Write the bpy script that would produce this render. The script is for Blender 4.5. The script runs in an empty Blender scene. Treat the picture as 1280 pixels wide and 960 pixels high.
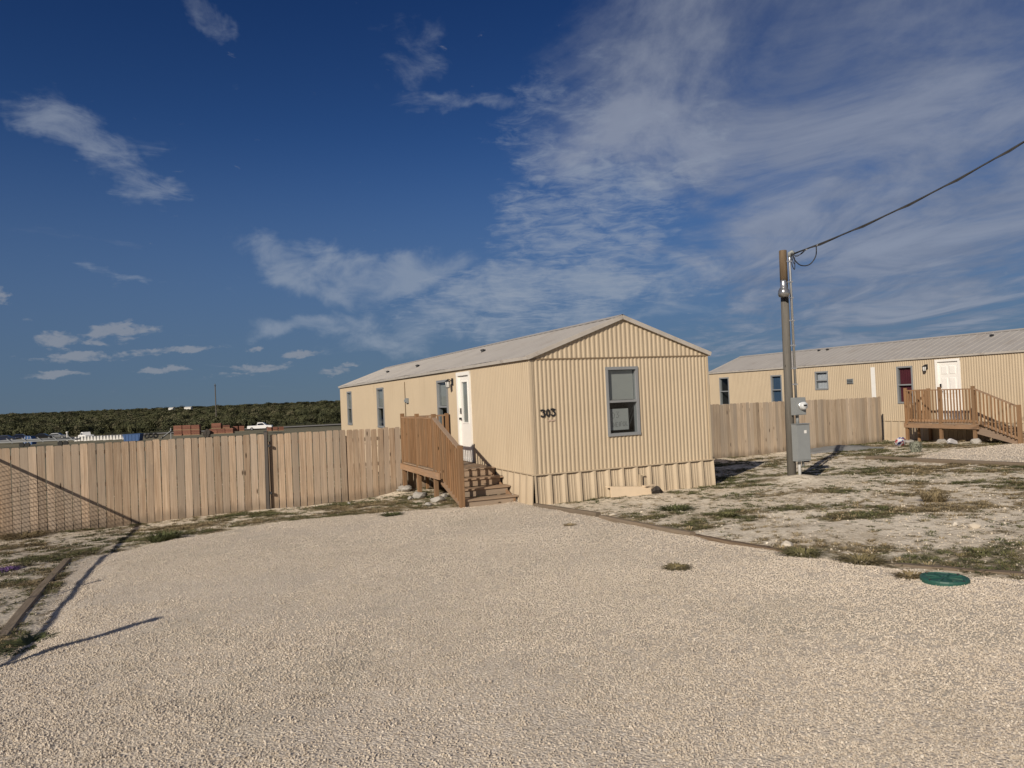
import bpy, math, random
import numpy as np
from mathutils import Vector, Matrix, Euler

random.seed(7)
RNG = np.random.default_rng(11)
S = bpy.context.scene
COL = S.collection

# ------------------------------------------------------------------ camera
F = 925.0                 # focal length in pixels of the 1280 px wide photograph
PITCH, ROLL = 0.0126, 0.0411
CZ = 2.21
YAW = math.radians(23.3)  # bearing of both homes
cp, sp = math.cos(PITCH), math.sin(PITCH)
FW = Vector((0, cp, sp)); U0 = Vector((0, -sp, cp)); R0 = Vector((1, 0, 0))
RT = R0 * math.cos(ROLL) - U0 * math.sin(ROLL)
UP = R0 * math.sin(ROLL) + U0 * math.cos(ROLL)
cam = bpy.data.cameras.new('camera')
cam.sensor_width = 36.0
cam.lens = 36.0 * F / 1280.0
cam.clip_start = 0.05
cam.clip_end = 20000
camo = bpy.data.objects.new('camera', cam)
COL.objects.link(camo)
camo.matrix_world = Matrix(((RT.x, UP.x, -FW.x, 0), (RT.y, UP.y, -FW.y, 0), (RT.z, UP.z, -FW.z, CZ), (0, 0, 0, 1)))
S.camera = camo

# ------------------------------------------------------------------ light
SUN_EL = math.radians(27.0)
SH_AZ = math.radians(29.5)          # shadows fall this far right of straight ahead
ld = Vector((math.sin(SH_AZ) * math.cos(SUN_EL), math.cos(SH_AZ) * math.cos(SUN_EL), -math.sin(SUN_EL)))
sun = bpy.data.lights.new('sun', 'SUN')
sun.energy = 4.7
sun.angle = math.radians(0.53)
sun.color = (1.0, 0.895, 0.755)
suno = bpy.data.objects.new('sun', sun)
COL.objects.link(suno)
suno.rotation_euler = ld.to_track_quat('-Z', 'Y').to_euler()
suno.location = (-20, -30, 30)

S.view_settings.view_transform = 'Standard'
S.view_settings.look = 'None'
S.view_settings.gamma = 1.0
S.view_settings.use_curve_mapping = False
S.view_settings.exposure = 0.0


class NG:
    """tiny helper for writing node maths"""
    def __init__(self, nt):
        self.nt = nt

    def n(self, t, **kw):
        nd = self.nt.nodes.new(t)
        for k, v in kw.items():
            setattr(nd, k, v)
        return nd

    def link(self, a, b):
        self.nt.links.new(a, b)

    def inp(self, sock, v):
        if hasattr(v, 'is_output'):
            self.nt.links.new(v, sock)
        elif isinstance(v, (tuple, list)) and len(v) == 3 and sock.type == 'RGBA':
            sock.default_value = (*v, 1)
        else:
            sock.default_value = v

    def m(self, op, a, b=0.0, c=None, clamp=False):
        nd = self.n('ShaderNodeMath', operation=op, use_clamp=clamp)
        self.inp(nd.inputs[0], a)
        self.inp(nd.inputs[1], b)
        if c is not None:
            self.inp(nd.inputs[2], c)
        return nd.outputs[0]

    def vm(self, op, a, b=None, scale=None):
        nd = self.n('ShaderNodeVectorMath', operation=op)
        self.inp(nd.inputs[0], a)
        if b is not None:
            self.inp(nd.inputs[1], b)
        if scale is not None:
            self.inp(nd.inputs['Scale'], scale)
        return nd.outputs[0]

    def comb(self, x, y, z=0.0):
        nd = self.n('ShaderNodeCombineXYZ')
        for s, v in zip(nd.inputs, (x, y, z)):
            self.inp(s, v)
        return nd.outputs[0]

    def sep(self, v):
        nd = self.n('ShaderNodeSeparateXYZ')
        self.inp(nd.inputs[0], v)
        return nd.outputs

    def noise(self, vec, scale, detail=4.0, rough=0.55, dist=0.0, out=0, lac=2.0):
        nd = self.n('ShaderNodeTexNoise')
        self.inp(nd.inputs['Vector'], vec)
        nd.inputs['Scale'].default_value = scale
        nd.inputs['Detail'].default_value = detail
        nd.inputs['Roughness'].default_value = rough
        nd.inputs['Lacunarity'].default_value = lac
        nd.inputs['Distortion'].default_value = dist
        return nd.outputs[out]

    def voro(self, vec, scale, feature='F1', out='Distance', rand=1.0):
        nd = self.n('ShaderNodeTexVoronoi', feature=feature)
        self.inp(nd.inputs['Vector'], vec)
        nd.inputs['Scale'].default_value = scale
        nd.inputs['Randomness'].default_value = rand
        return nd.outputs[out]

    def mix(self, f, a, b, blend='MIX'):
        nd = self.n('ShaderNodeMix', data_type='RGBA', blend_type=blend)
        self.inp(nd.inputs[0], f)
        self.inp(nd.inputs[6], a)
        self.inp(nd.inputs[7], b)
        return nd.outputs[2]

    def ramp(self, f, a, b, smooth=True):
        nd = self.n('ShaderNodeMapRange', interpolation_type='SMOOTHSTEP' if smooth else 'LINEAR')
        self.inp(nd.inputs[0], f)
        self.inp(nd.inputs[1], a)
        self.inp(nd.inputs[2], b)
        return nd.outputs[0]

    def bump(self, h, strength, dist, normal=None):
        nd = self.n('ShaderNodeBump')
        nd.inputs['Strength'].default_value = strength
        nd.inputs['Distance'].default_value = dist
        self.inp(nd.inputs['Height'], h)
        if normal is not None:
            self.inp(nd.inputs['Normal'], normal)
        return nd.outputs[0]


# ------------------------------------------------------------------ world: sky with clouds
W = bpy.data.worlds.new('World')
S.world = W
W.use_nodes = True
W.cycles.sampling_method = 'MANUAL'
W.cycles.sample_map_resolution = 256
W.node_tree.nodes.clear()
g = NG(W.node_tree)
sky = g.n('ShaderNodeTexSky', sky_type='NISHITA', sun_disc=False)
sky.sun_elevation = SUN_EL
sky.sun_rotation = math.pi + SH_AZ        # the sun stands behind the camera, to the left
sky.altitude = 2500
sky.air_density = 1.0
sky.dust_density = 0.4
sky.ozone_density = 3.0
tc = g.n('ShaderNodeTexCoord')
D = tc.outputs['Generated']
dx, dy, dz = g.sep(D)
az = g.m('ARCTAN2', dx, dy)
el = g.m('ARCSINE', dz)
skyc = g.mix(1.0, sky.outputs[0], g.mix(g.ramp(el, 0.02, 0.62), (0.50, 0.73, 0.98), (0.17, 0.38, 0.72)), 'MULTIPLY')
# horizon dust: a greyer, paler band low down all the way round
low = g.m('SUBTRACT', 1.0, g.ramp(el, 0.0, 0.36))
skyc = g.mix(g.m('MULTIPLY', low, 0.80), skyc, (1.35, 1.95, 3.05))
# cloud-layer coordinates: a flat layer overhead
zc = g.m('ADD', g.m('MAXIMUM', dz, 0.0), 0.06)
P = g.comb(g.m('DIVIDE', dx, zc), g.m('DIVIDE', dy, zc))


def px_ae(x, y):
    d = FW + RT * ((x - 640) / F) + UP * ((480 - y) / F)
    d.normalize()
    return math.atan2(d.x, d.y), math.asin(d.z)


def blob(x, y, rx, ry, rot=0.0, edge=0.5, amp=1.0, warp=None):
    """soft ellipse in bearing / height of the sky; sizes in photo pixels"""
    a0, e0 = px_ae(x, y)
    A = g.m('SUBTRACT', warp[0] if warp else az, a0)
    E_ = g.m('SUBTRACT', warp[1] if warp else el, e0)
    c, s = math.cos(rot), math.sin(rot)
    xr = g.m('DIVIDE', g.m('ADD', g.m('MULTIPLY', A, c), g.m('MULTIPLY', E_, s)), rx / F)
    yr = g.m('DIVIDE', g.m('SUBTRACT', g.m('MULTIPLY', E_, c), g.m('MULTIPLY', A, s)), ry / F)
    r = g.m('SQRT', g.m('ADD', g.m('MULTIPLY', xr, xr), g.m('MULTIPLY', yr, yr)))
    return g.m('MULTIPLY', g.m('SUBTRACT', 1.0, g.ramp(r, 1.0 - edge, 1.0 + edge)), amp)


wn = g.noise(g.comb(az, el), 7.0, 5.0, 0.6, out=1)
wx, wy, _ = g.sep(wn)
waz = g.m('ADD', az, g.m('MULTIPLY', g.m('SUBTRACT', wx, 0.5), 0.16))
wel = g.m('ADD', el, g.m('MULTIPLY', g.m('SUBTRACT', wy, 0.5), 0.11))
WP = (waz, wel)


def union(*l):
    o = l[0]
    for q in l[1:]:
        o = g.m('MAXIMUM', o, q)
    return o


rad = math.radians
# veil: streaky high cloud spreading over the right of the sky and on beyond the frame
rotn = g.n('ShaderNodeVectorRotate', rotation_type='Z_AXIS')
g.link(P, rotn.inputs['Vector'])
rotn.inputs['Angle'].default_value = rad(-84)
stv = g.vm('MULTIPLY', rotn.outputs[0], (0.52, 1.15, 1.0))
streak = g.noise(stv, 1.15, 8.0, 0.60, 0.9)
fine = g.noise(P, 3.0, 8.0, 0.60, 0.4)
cells = g.noise(P, 7.5, 5.0, 0.66, 0.6)
veil_m = union(blob(1010, 90, 330, 150, rad(-8), 0.6, 1.0, WP), blob(1230, 200, 330, 170, rad(28), 0.6, 1.0, WP),
               blob(1000, 310, 130, 70, rad(38), 0.7, 0.95, WP), blob(1140, 390, 330, 45, rad(8), 0.8, 0.72, WP),
               blob(1400, -60, 520, 330, 0, 0.6, 0.85, WP), blob(560, -560, 900, 240, 0, 0.7, 0.5, WP))
# added unseen cloud overhead and behind the camera, neutral, to cut blue shadow fill
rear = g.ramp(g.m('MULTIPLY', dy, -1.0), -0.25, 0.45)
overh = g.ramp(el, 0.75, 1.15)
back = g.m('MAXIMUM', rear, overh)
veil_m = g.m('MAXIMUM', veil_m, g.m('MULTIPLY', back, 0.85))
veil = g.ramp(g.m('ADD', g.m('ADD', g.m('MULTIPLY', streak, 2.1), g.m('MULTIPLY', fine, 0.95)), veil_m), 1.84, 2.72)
# mottled field in the middle
mot_m = union(blob(740, 270, 150, 100, rad(20), 0.6, 1.0, WP), blob(700, 150, 110, 90, rad(40), 0.7, 0.75, WP),
              blob(690, 370, 220, 55, rad(5), 0.7, 0.95, WP), blob(820, 200, 120, 90, rad(30), 0.7, 0.8, WP),
              blob(690, 30, 60, 110, rad(-20), 0.8, 0.5, WP))
mot = g.ramp(g.m('ADD', g.m('ADD', g.m('MULTIPLY', cells, 1.5), g.m('MULTIPLY', fine, 1.3)), mot_m), 1.98, 2.80)
# smooth wind-drawn clouds
bil_m = union(blob(400, 345, 92, 34, rad(-14), 0.6, 1.0, WP), blob(505, 350, 85, 32, rad(12), 0.6, 0.95, WP),
              blob(400, 404, 95, 16, rad(3), 0.7, 0.9, WP), blob(545, 412, 120, 28, rad(2), 0.8, 0.85, WP),
              blob(640, 362, 110, 32, rad(8), 0.7, 0.95, WP), blob(780, 350, 120, 34, rad(4), 0.7, 0.9, WP), blob(700, 400, 160, 26, rad(0), 0.8, 0.8, WP))
bn = g.noise(g.comb(az, g.m('MULTIPLY', el, 1.7)), 13.0, 8.0, 0.60, 0.5)
bil = g.ramp(g.m('ADD', g.m('MULTIPLY', bn, 2.2), bil_m), 1.48, 2.35)
wsp_m = union(blob(118, 178, 105, 34, rad(-30), 0.6, 1.0, WP), blob(195, 228, 66, 24, rad(-18), 0.8, 0.95, WP), blob(175, 165, 60, 20, rad(10), 0.9, 0.7, WP),
              blob(255, 15, 36, 26, rad(-30), 0.7, 0.95, WP), blob(540, 45, 90, 42, rad(20), 0.9, 0.78, WP),
              blob(585, 128, 110, 18, rad(-6), 0.8, 0.85, WP), blob(150, 336, 66, 9, rad(-12), 0.8, 0.8, WP),
              blob(165, 85, 20, 18, 0, 0.9, 0.45, WP), blob(345, 165, 70, 16, rad(-55), 0.9, 0.36, WP))
hair = g.noise(g.vm('MULTIPLY', P, (1.0, 0.8, 1.0)), 6.0, 7.0, 0.64, 0.7)
wisp = g.ramp(g.m('ADD', g.m('ADD', g.m('MULTIPLY', fine, 1.3), g.m('MULTIPLY', hair, 1.2)), wsp_m), 1.82, 2.62)
# low far-off flat cumulus
wn2 = g.noise(g.comb(g.m('MULTIPLY', az, 0.6), el), 85.0, 5.0, 0.7, out=1)
w2x, w2y, _ = g.sep(wn2)
WP2 = (g.m('ADD', az, g.m('MULTIPLY', g.m('SUBTRACT', w2x, 0.5), 0.024)), g.m('ADD', el, g.m('MULTIPLY', g.m('SUBTRACT', w2y, 0.5), 0.015)))
cu_l = [(70, 424, 26, 10), (142, 413, 42, 9), (132, 426, 34, 6), (105, 446, 52, 6), (190, 440, 26, 5), (235, 436, 38, 4), (70, 468, 34, 3.5),
        (195, 463, 40, 4), (318, 437, 14, 4), (385, 443, 28, 5), (335, 460, 38, 6), (290, 469, 30, 3.5), (418, 464, 22, 6), (440, 455, 16, 4), (0, 369, 10, 10)]
cu = union(*[blob(x, y, a, b, rad(1.5), 0.6, 1.0, WP2) for x, y, a, b in cu_l])
cn = g.noise(g.comb(az, g.m('MULTIPLY', el, 2.3)), 30.0, 7.0, 0.62, 0.3)
cu = g.ramp(g.m('ADD', cn, g.m('MULTIPLY', cu, 0.30)), 0.66, 0.86)

vcol = g.mix(g.ramp(streak, 0.35, 0.7), (2.6, 3.1, 4.4), (4.8, 5.3, 6.5))
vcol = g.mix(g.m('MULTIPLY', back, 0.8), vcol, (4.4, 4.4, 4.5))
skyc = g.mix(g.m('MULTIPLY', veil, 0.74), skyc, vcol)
skyc = g.mix(g.m('MULTIPLY', mot, 0.64), skyc, (4.8, 5.6, 7.0))
skyc = g.mix(g.m('MULTIPLY', wisp, 0.64), skyc, (4.6, 5.3, 6.6))
skyc = g.mix(g.m('MULTIPLY', bil, 0.62), skyc, (4.9, 5.7, 7.0))
skyc = g.mix(g.m('MULTIPLY', cu, 0.62), skyc, (4.8, 5.1, 5.8))
bg = g.n('ShaderNodeBackground')
bg.inputs['Strength'].default_value = 0.060
g.link(skyc, bg.inputs['Color'])
wo = g.n('ShaderNodeOutputWorld')
g.link(bg.outputs[0], wo.inputs['Surface'])
#SKY_END

# ------------------------------------------------------------------ helpers: pixels -> places
UV = Vector((-math.sin(YAW), math.cos(YAW), 0)); VV = Vector((math.cos(YAW), math.sin(YAW), 0))
FAR_Y = [26, 60, 100, 160, 230, 600, 2000, 6000]
FAR_Z = [-0.36, -1.7, -3.3, -4.85, -5.25, -5.7, -6.2, -7.5]


def vnoise(x, y, seed=0):
    xi = np.floor(x).astype(np.int64); yi = np.floor(y).astype(np.int64)
    xf = x - xi; yf = y - yi
    xf = xf * xf * (3 - 2 * xf); yf = yf * yf * (3 - 2 * yf)

    def h(a, b):
        n = (a * 374761393 + b * 668265263 + seed * 1274126177) & 0xffffffff
        n = ((n ^ (n >> 13)) * 1274126177) & 0xffffffff
        return ((n ^ (n >> 16)) & 0xffff) / 65535.0
    a = h(xi, yi); b = h(xi + 1, yi); c = h(xi, yi + 1); d = h(xi + 1, yi + 1)
    return (a * (1 - xf) + b * xf) * (1 - yf) + (c * (1 - xf) + d * xf) * yf


def fbm(x, y, octv=4, seed=0):
    s = 0; a = 0.5; t = 0
    for i in range(octv):
        s = s + a * vnoise(x, y, seed + i * 17); t += a; a *= 0.5; x = x * 2.03 + 7.1; y = y * 2.03 + 3.7
    return s / t


def gz(x, y):
    """height of the ground"""
    x = np.asarray(x, float); y = np.asarray(y, float)
    near = 0.45 - 0.031 * np.clip(y, -12, 26) + 0.03 * np.clip(x, -14, 0) + 0.018 * np.clip(x, 0, 22)
    far = np.interp(y, FAR_Y, FAR_Z)
    w = np.clip((y - 22) / 22.0, 0, 1); w = w * w * (3 - 2 * w)
    fl = np.where(y > 26, far, near)
    z = near * (1 - w) + fl * w
    z = z + 0.12 * np.exp(-((x + 3.0) / 1.0) ** 2 - ((y - 18.95) / 0.45) ** 2)
    return z


def gzf(x, y):
    return float(gz(np.array([x]), np.array([y]))[0])


def ray(x, y):
    return FW + RT * ((x - 640) / F) + UP * ((480 - y) / F)


def ground(px, py):
    d = ray(px, py); lo, hi = 0.5, 5000.0
    o = Vector((0, 0, CZ))
    for i in range(60):
        mid = math.sqrt(lo * hi)
        p = o + d * mid
        if p.z > gzf(p.x, p.y): lo = mid
        else: hi = mid
    p = o + d * lo
    return Vector((p.x, p.y, gzf(p.x, p.y)))


# ------------------------------------------------------------------ helpers: meshes and objects
class MB:
    def __init__(self):
        self.v = []; self.f = []

    def add(self, vs, fs):
        b = len(self.v)
        self.v += [tuple(p) for p in vs]
        self.f += [tuple(i + b for i in q) for q in fs]
        return self

    def box(self, a, b):
        (x0, y0, z0), (x1, y1, z1) = a, b
        return self.add([(x0, y0, z0), (x1, y0, z0), (x1, y1, z0), (x0, y1, z0), (x0, y0, z1), (x1, y0, z1), (x1, y1, z1), (x0, y1, z1)],
                        [(0, 3, 2, 1), (4, 5, 6, 7), (0, 1, 5, 4), (1, 2, 6, 5), (2, 3, 7, 6), (3, 0, 4, 7)])

    def beam(self, p, q, w, h, up=(0, 0, 1)):
        """a plank from p to q, w wide across and h high along up"""
        p = Vector(p); q = Vector(q); d = (q - p).normalized(); up = Vector(up)
        s = d.cross(up).normalized() * (w / 2); n = s.cross(d).normalized() * (h / 2)
        vs = [p - s - n, p + s - n, p + s + n, p - s + n, q - s - n, q + s - n, q + s + n, q - s + n]
        return self.add(vs, [(0, 1, 2, 3), (7, 6, 5, 4), (0, 4, 5, 1), (1, 5, 6, 2), (2, 6, 7, 3), (3, 7, 4, 0)])

    def tube(self, pts, r, n=8, cap=True):
        pts = [Vector(p) for p in pts]
        rs = r if isinstance(r, (list, tuple)) else [r] * len(pts)
        rings = []; nrm = None
        for i, p in enumerate(pts):
            d = (pts[min(i + 1, len(pts) - 1)] - pts[max(i - 1, 0)]).normalized()
            if nrm is None:
                nrm = d.orthogonal().normalized()
            nrm = (nrm - d * nrm.dot(d)).normalized()
            bn = d.cross(nrm)
            rings.append([p + (nrm * math.cos(6.2832 * k / n) + bn * math.sin(6.2832 * k / n)) * rs[i] for k in range(n)])
        vs = [v for rg in rings for v in rg]
        fs = [(i * n + k, i * n + (k + 1) % n, (i + 1) * n + (k + 1) % n, (i + 1) * n + k) for i in range(len(pts) - 1) for k in range(n)]
        if cap:
            fs += [tuple(range(n - 1, -1, -1)), tuple((len(pts) - 1) * n + k for k in range(n))]
        return self.add(vs, fs)

    def prism(self, poly, a, b):
        """extrude a polygon: poly is a list of (p, q) and a, b map (p, q) to the two end faces"""
        n = len(poly)
        vs = [a(*q) for q in poly] + [b(*q) for q in poly]
        fs = [tuple(range(n - 1, -1, -1)), tuple(range(n, 2 * n))] + [(i, (i + 1) % n, n + (i + 1) % n, n + i) for i in range(n)]
        return self.add(vs, fs)

    def lathe(self, prof, n=20, c=(0, 0, 0)):
        vs = []; m = len(prof)
        for k in range(n):
            t = 6.283185 * k / n
            for r, z in prof:
                vs.append((c[0] + r * math.cos(t), c[1] + r * math.sin(t), c[2] + z))
        fs = [(k * m + i, ((k + 1) % n) * m + i, ((k + 1) % n) * m + i + 1, k * m + i + 1) for k in range(n) for i in range(m - 1)]
        return self.add(vs, fs)

    def mesh(self, name, mat, smooth=False, bevel=0):
        me = bpy.data.meshes.new(name)
        me.from_pydata(self.v, [], self.f)
        if mat: me.materials.append(mat)
        if smooth:
            me.polygons.foreach_set('use_smooth', [True] * len(me.polygons))
        me.update()
        return me

    def build(self, name, mat, parent=None, smooth=False, loc=None):
        me = self.mesh(name, mat, smooth)
        return link(name, me, parent, loc)


def link(name, me, parent=None, loc=None, rot=None, scale=None):
    o = bpy.data.objects.new(name, me)
    COL.objects.link(o)
    if parent: o.parent = parent
    if loc is not None: o.location = loc
    if rot is not None: o.rotation_euler = rot
    if scale is not None: o.scale = scale
    return o


def tag(o, label, cat, group=None):
    o['label'] = label; o['category'] = cat
    if group: o['group'] = group
    return o


def thing(name, label, cat, loc=(0, 0, 0), rot=(0, 0, 0), group=None):
    o = link(name, None, None, loc, rot)
    o.empty_display_size = 0.3
    return tag(o, label, cat, group)


def struct(o): o['kind'] = 'structure'; return o


def stuff(o): o['kind'] = 'stuff'; return o


def copy_tree(o, parent=None):
    c = o.copy(); COL.objects.link(c)
    if parent: c.parent = parent
    for ch in o.children: copy_tree(ch, c)
    return c


# ------------------------------------------------------------------ materials
def new_mat(name):
    m = bpy.data.materials.new(name); m.use_nodes = True
    nt = m.node_tree; nt.nodes.clear()
    gg = NG(nt)
    b = gg.n('ShaderNodeBsdfPrincipled'); o = gg.n('ShaderNodeOutputMaterial')
    gg.link(b.outputs[0], o.inputs[0])
    return m, gg, b


def objco(gg): return gg.n('ShaderNodeTexCoord').outputs['Object']


def orand(gg): return gg.n('ShaderNodeObjectInfo').outputs['Random']


def M_plain(name, col, rough=0.6, metal=0.0, var=0.12, nscale=6.0, spec=0.4, bump=0.0, dirt=None, rand=0.0):
    m, gg, b = new_mat(name)
    co = objco(gg)
    n = gg.noise(co, nscale, 6, 0.6)
    f = gg.m('ADD', 1 - var, gg.m('MULTIPLY', n, 2 * var))
    if rand:
        f = gg.m('MULTIPLY', f, gg.m('ADD', 1 - rand, gg.m('MULTIPLY', orand(gg), 2 * rand)))
    c = gg.mix(1.0, col, gg.comb(f, f, f), 'MULTIPLY')
    if dirt:
        dn = gg.ramp(gg.noise(co, nscale * 0.6, 8, 0.7, 0.5), 0.52, 0.75)
        c = gg.mix(gg.m('MULTIPLY', dn, dirt[1]), c, dirt[0])
    gg.inp(b.inputs['Base Color'], c)
    b.inputs['Roughness'].default_value = rough
    b.inputs['Metallic'].default_value = metal
    b.inputs['Specular IOR Level'].default_value = spec
    if bump:
        gg.inp(b.inputs['Normal'], gg.bump(gg.noise(co, nscale * 6, 5, 0.6), 0.6, bump))
    return m


def M_wood(name, ca, cb, axis='z', grey=None, rand=0.35, rough=0.8, foot=False):
    """sawn boards: grain along an axis of the board, every board its own tone"""
    m, gg, b = new_mat(name)
    co = objco(gg); r = orand(gg)
    off = gg.comb(gg.m('MULTIPLY', r, 37.0), gg.m('MULTIPLY', r, 91.0), gg.m('MULTIPLY', r, 53.0))
    v = gg.vm('ADD', co, off)
    st = {'x': (1.2, 30, 30), 'y': (30, 1.2, 30), 'z': (30, 30, 1.2)}[axis]
    grain = gg.noise(gg.vm('MULTIPLY', v, st), 1.6, 5, 0.65, 0.6)
    blot = gg.noise(gg.vm('MULTIPLY', v, tuple(q ** 0.35 for q in st)), 1.4, 4, 0.6)
    c = gg.mix(gg.ramp(grain, 0.3, 0.7), ca, cb)
    c = gg.mix(gg.m('MULTIPLY', gg.ramp(blot, 0.5, 0.75), 0.45), c, tuple(q * 0.55 for q in ca))
    if grey:
        c = gg.mix(gg.m('MULTIPLY', gg.ramp(gg.m('ADD', gg.m('MULTIPLY', r, 0.5), gg.m('MULTIPLY', blot, 0.6)), 0.35, 0.85), 0.7), c, grey)
    # knots
    kn = gg.voro(gg.vm('MULTIPLY', v, tuple(5.0 if q > 5 else 2.2 for q in st)), 1.0)
    c = gg.mix(gg.m('SUBTRACT', 1.0, gg.ramp(kn, 0.05, 0.11)), c, tuple(q * 0.25 for q in ca))
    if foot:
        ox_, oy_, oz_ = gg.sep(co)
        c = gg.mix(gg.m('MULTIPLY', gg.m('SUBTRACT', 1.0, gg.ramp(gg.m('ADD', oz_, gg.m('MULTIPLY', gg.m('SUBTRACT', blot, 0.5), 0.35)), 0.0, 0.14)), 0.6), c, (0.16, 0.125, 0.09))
    f = gg.m('ADD', 1 - rand / 2, gg.m('MULTIPLY', gg.m('FRACT', gg.m('MULTIPLY', r, 7.3)), rand))
    c = gg.mix(1.0, c, gg.comb(f, f, f), 'MULTIPLY')
    gg.inp(b.inputs['Base Color'], c)
    b.inputs['Roughness'].default_value = rough
    b.inputs['Specular IOR Level'].default_value = 0.2
    gg.inp(b.inputs['Normal'], gg.bump(grain, 0.35, 0.004))
    return m


def M_siding(name, col):
    m, gg, b = new_mat(name)
    co = objco(gg)
    big = gg.noise(co, 0.9, 5, 0.6)
    drip = gg.noise(gg.vm('MULTIPLY', co, (9, 9, 0.5)), 1.0, 6, 0.65)
    f = gg.m('ADD', 0.88, gg.m('MULTIPLY', big, 0.24))
    c = gg.mix(1.0, col, gg.comb(f, f, f), 'MULTIPLY')
    c = gg.mix(gg.m('MULTIPLY', gg.ramp(drip, 0.5, 0.8), 0.35), c, (0.30, 0.22, 0.14))
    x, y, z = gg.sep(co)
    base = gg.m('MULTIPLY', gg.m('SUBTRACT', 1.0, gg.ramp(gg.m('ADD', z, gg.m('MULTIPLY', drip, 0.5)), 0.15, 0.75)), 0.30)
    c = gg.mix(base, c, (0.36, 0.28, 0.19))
    gg.inp(b.inputs['Base Color'], c)
    b.inputs['Roughness'].default_value = 0.55
    b.inputs['Specular IOR Level'].default_value = 0.35
    gg.inp(b.inputs['Normal'], gg.bump(gg.noise(co, 2.2, 3, 0.5), 0.25, 0.02))
    return m


def M_glass(name, tint=(0.80, 0.84, 0.85)):
    m = bpy.data.materials.new(name); m.use_nodes = True
    nt = m.node_tree; nt.nodes.clear(); gg = NG(nt)
    t = gg.n('ShaderNodeBsdfTransparent'); t.inputs[0].default_value = (*tint, 1)
    gl = gg.n('ShaderNodeBsdfGlossy'); gl.inputs['Roughness'].default_value = 0.03
    co = objco(gg)
    gg.inp(gl.inputs['Normal'], gg.bump(gg.noise(co, 2.0, 2, 0.5), 0.03, 0.02))
    lw = gg.n('ShaderNodeLayerWeight'); lw.inputs[0].default_value = 0.5
    fq = gg.m('ADD', 0.045, gg.m('MULTIPLY', gg.m('POWER', lw.outputs['Facing'], 5.0), 0.95))
    mx = gg.n('ShaderNodeMixShader'); gg.link(fq, mx.inputs[0])
    gg.link(t.outputs[0], mx.inputs[1]); gg.link(gl.outputs[0], mx.inputs[2])
    o = gg.n('ShaderNodeOutputMaterial'); gg.link(mx.outputs[0], o.inputs[0])
    return m


def M_stone(name, cols, rough=0.85):
    """loose stones, each its own tone"""
    m, gg, b = new_mat(name)
    r = orand(gg)
    cr = gg.n('ShaderNodeValToRGB'); el_ = cr.color_ramp.elements
    el_[0].position = 0.0; el_[0].color = (*cols[0], 1); el_[1].position = 1.0; el_[1].color = (*cols[-1], 1)
    for i, c in enumerate(cols[1:-1]):
        e = el_.new((i + 1) / (len(cols) - 1)); e.color = (*c, 1)
    gg.link(r, cr.inputs[0])
    n = gg.noise(objco(gg), 1.3, 3, 0.6)
    wp_ = gg.n('ShaderNodeNewGeometry').outputs['Position']
    pn = gg.noise(wp_, 0.45, 4, 0.62, 0.4)
    f = gg.m('MULTIPLY', gg.m('ADD', 0.82, gg.m('MULTIPLY', n, 0.3)), gg.m('ADD', 0.66, gg.m('MULTIPLY', pn, 0.60)))
    gg.inp(b.inputs['Base Color'], gg.mix(1.0, cr.outputs[0], gg.comb(f, f, f), 'MULTIPLY'))
    b.inputs['Roughness'].default_value = rough
    b.inputs['Specular IOR Level'].default_value = 0.25
    return m


def M_leaf(name, ca, cb, cc=None):
    m, gg, b = new_mat(name)
    r = orand(gg)
    geo = gg.n('ShaderNodeNewGeometry')
    n = gg.noise(geo.outputs['Position'], 7.0, 3, 0.6)
    k = gg.m('ADD', gg.m('MULTIPLY', r, 0.65), gg.m('MULTIPLY', n, 0.5))
    c = gg.mix(gg.ramp(k, 0.2, 0.95), ca, cb)
    if cc: c = gg.mix(gg.m('MULTIPLY', gg.ramp(gg.m('FRACT', gg.m('MULTIPLY', r, 5.7)), 0.6, 0.9), 0.8), c, cc)
    gg.inp(b.inputs['Base Color'], c)
    b.inputs['Roughness'].default_value = 0.75
    b.inputs['Specular IOR Level'].default_value = 0.2
    return m


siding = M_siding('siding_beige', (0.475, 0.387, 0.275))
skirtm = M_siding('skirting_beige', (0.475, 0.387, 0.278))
trimm = M_plain('siding_trim', (0.475, 0.387, 0.275), 0.5, var=0.1)
seamm = M_plain('seam_brown', (0.20, 0.145, 0.09), 0.6)
roofm = M_plain('roof_metal', (0.42, 0.395, 0.365), 0.5, 0.15, 0.16, 1.6, dirt=((0.30, 0.25, 0.20), 0.5))
roofe = M_plain('roof_edge_metal', (0.50, 0.46, 0.41), 0.45, 0.2, 0.2, 5, dirt=((0.22, 0.17, 0.13), 0.7))
whitep = M_plain('white_paint', (0.80, 0.78, 0.74), 0.45, var=0.05)
whited = M_plain('white_vinyl', (0.74, 0.73, 0.70), 0.5, var=0.06)
winfr = M_plain('window_aluminium', (0.25, 0.26, 0.27), 0.45, 0.1, 0.1)
glassm = M_glass('window_glass')
blindm = M_plain('blind_slats', (0.43, 0.43, 0.41), 0.6, var=0.06)
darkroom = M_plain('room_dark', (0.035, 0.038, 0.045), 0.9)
paperm = M_plain('paper_sheet', (0.30, 0.305, 0.30), 0.8, var=0.06)
inkm = M_plain('marker_ink', (0.10, 0.10, 0.11), 0.7)
blackm = M_plain('black_metal', (0.018, 0.018, 0.020), 0.4, spec=0.5)
blackp = M_plain('black_plastic', (0.015, 0.014, 0.014), 0.55)
steel = M_plain('galvanised_steel', (0.55, 0.56, 0.57), 0.35, 0.85, 0.15, 14)
greyp = M_plain('grey_enamel', (0.235, 0.25, 0.255), 0.5, 0.0, 0.1, 8)
concrete = M_plain('concrete_grey', (0.36, 0.34, 0.31), 0.9, var=0.25, nscale=9, bump=0.01)
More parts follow.
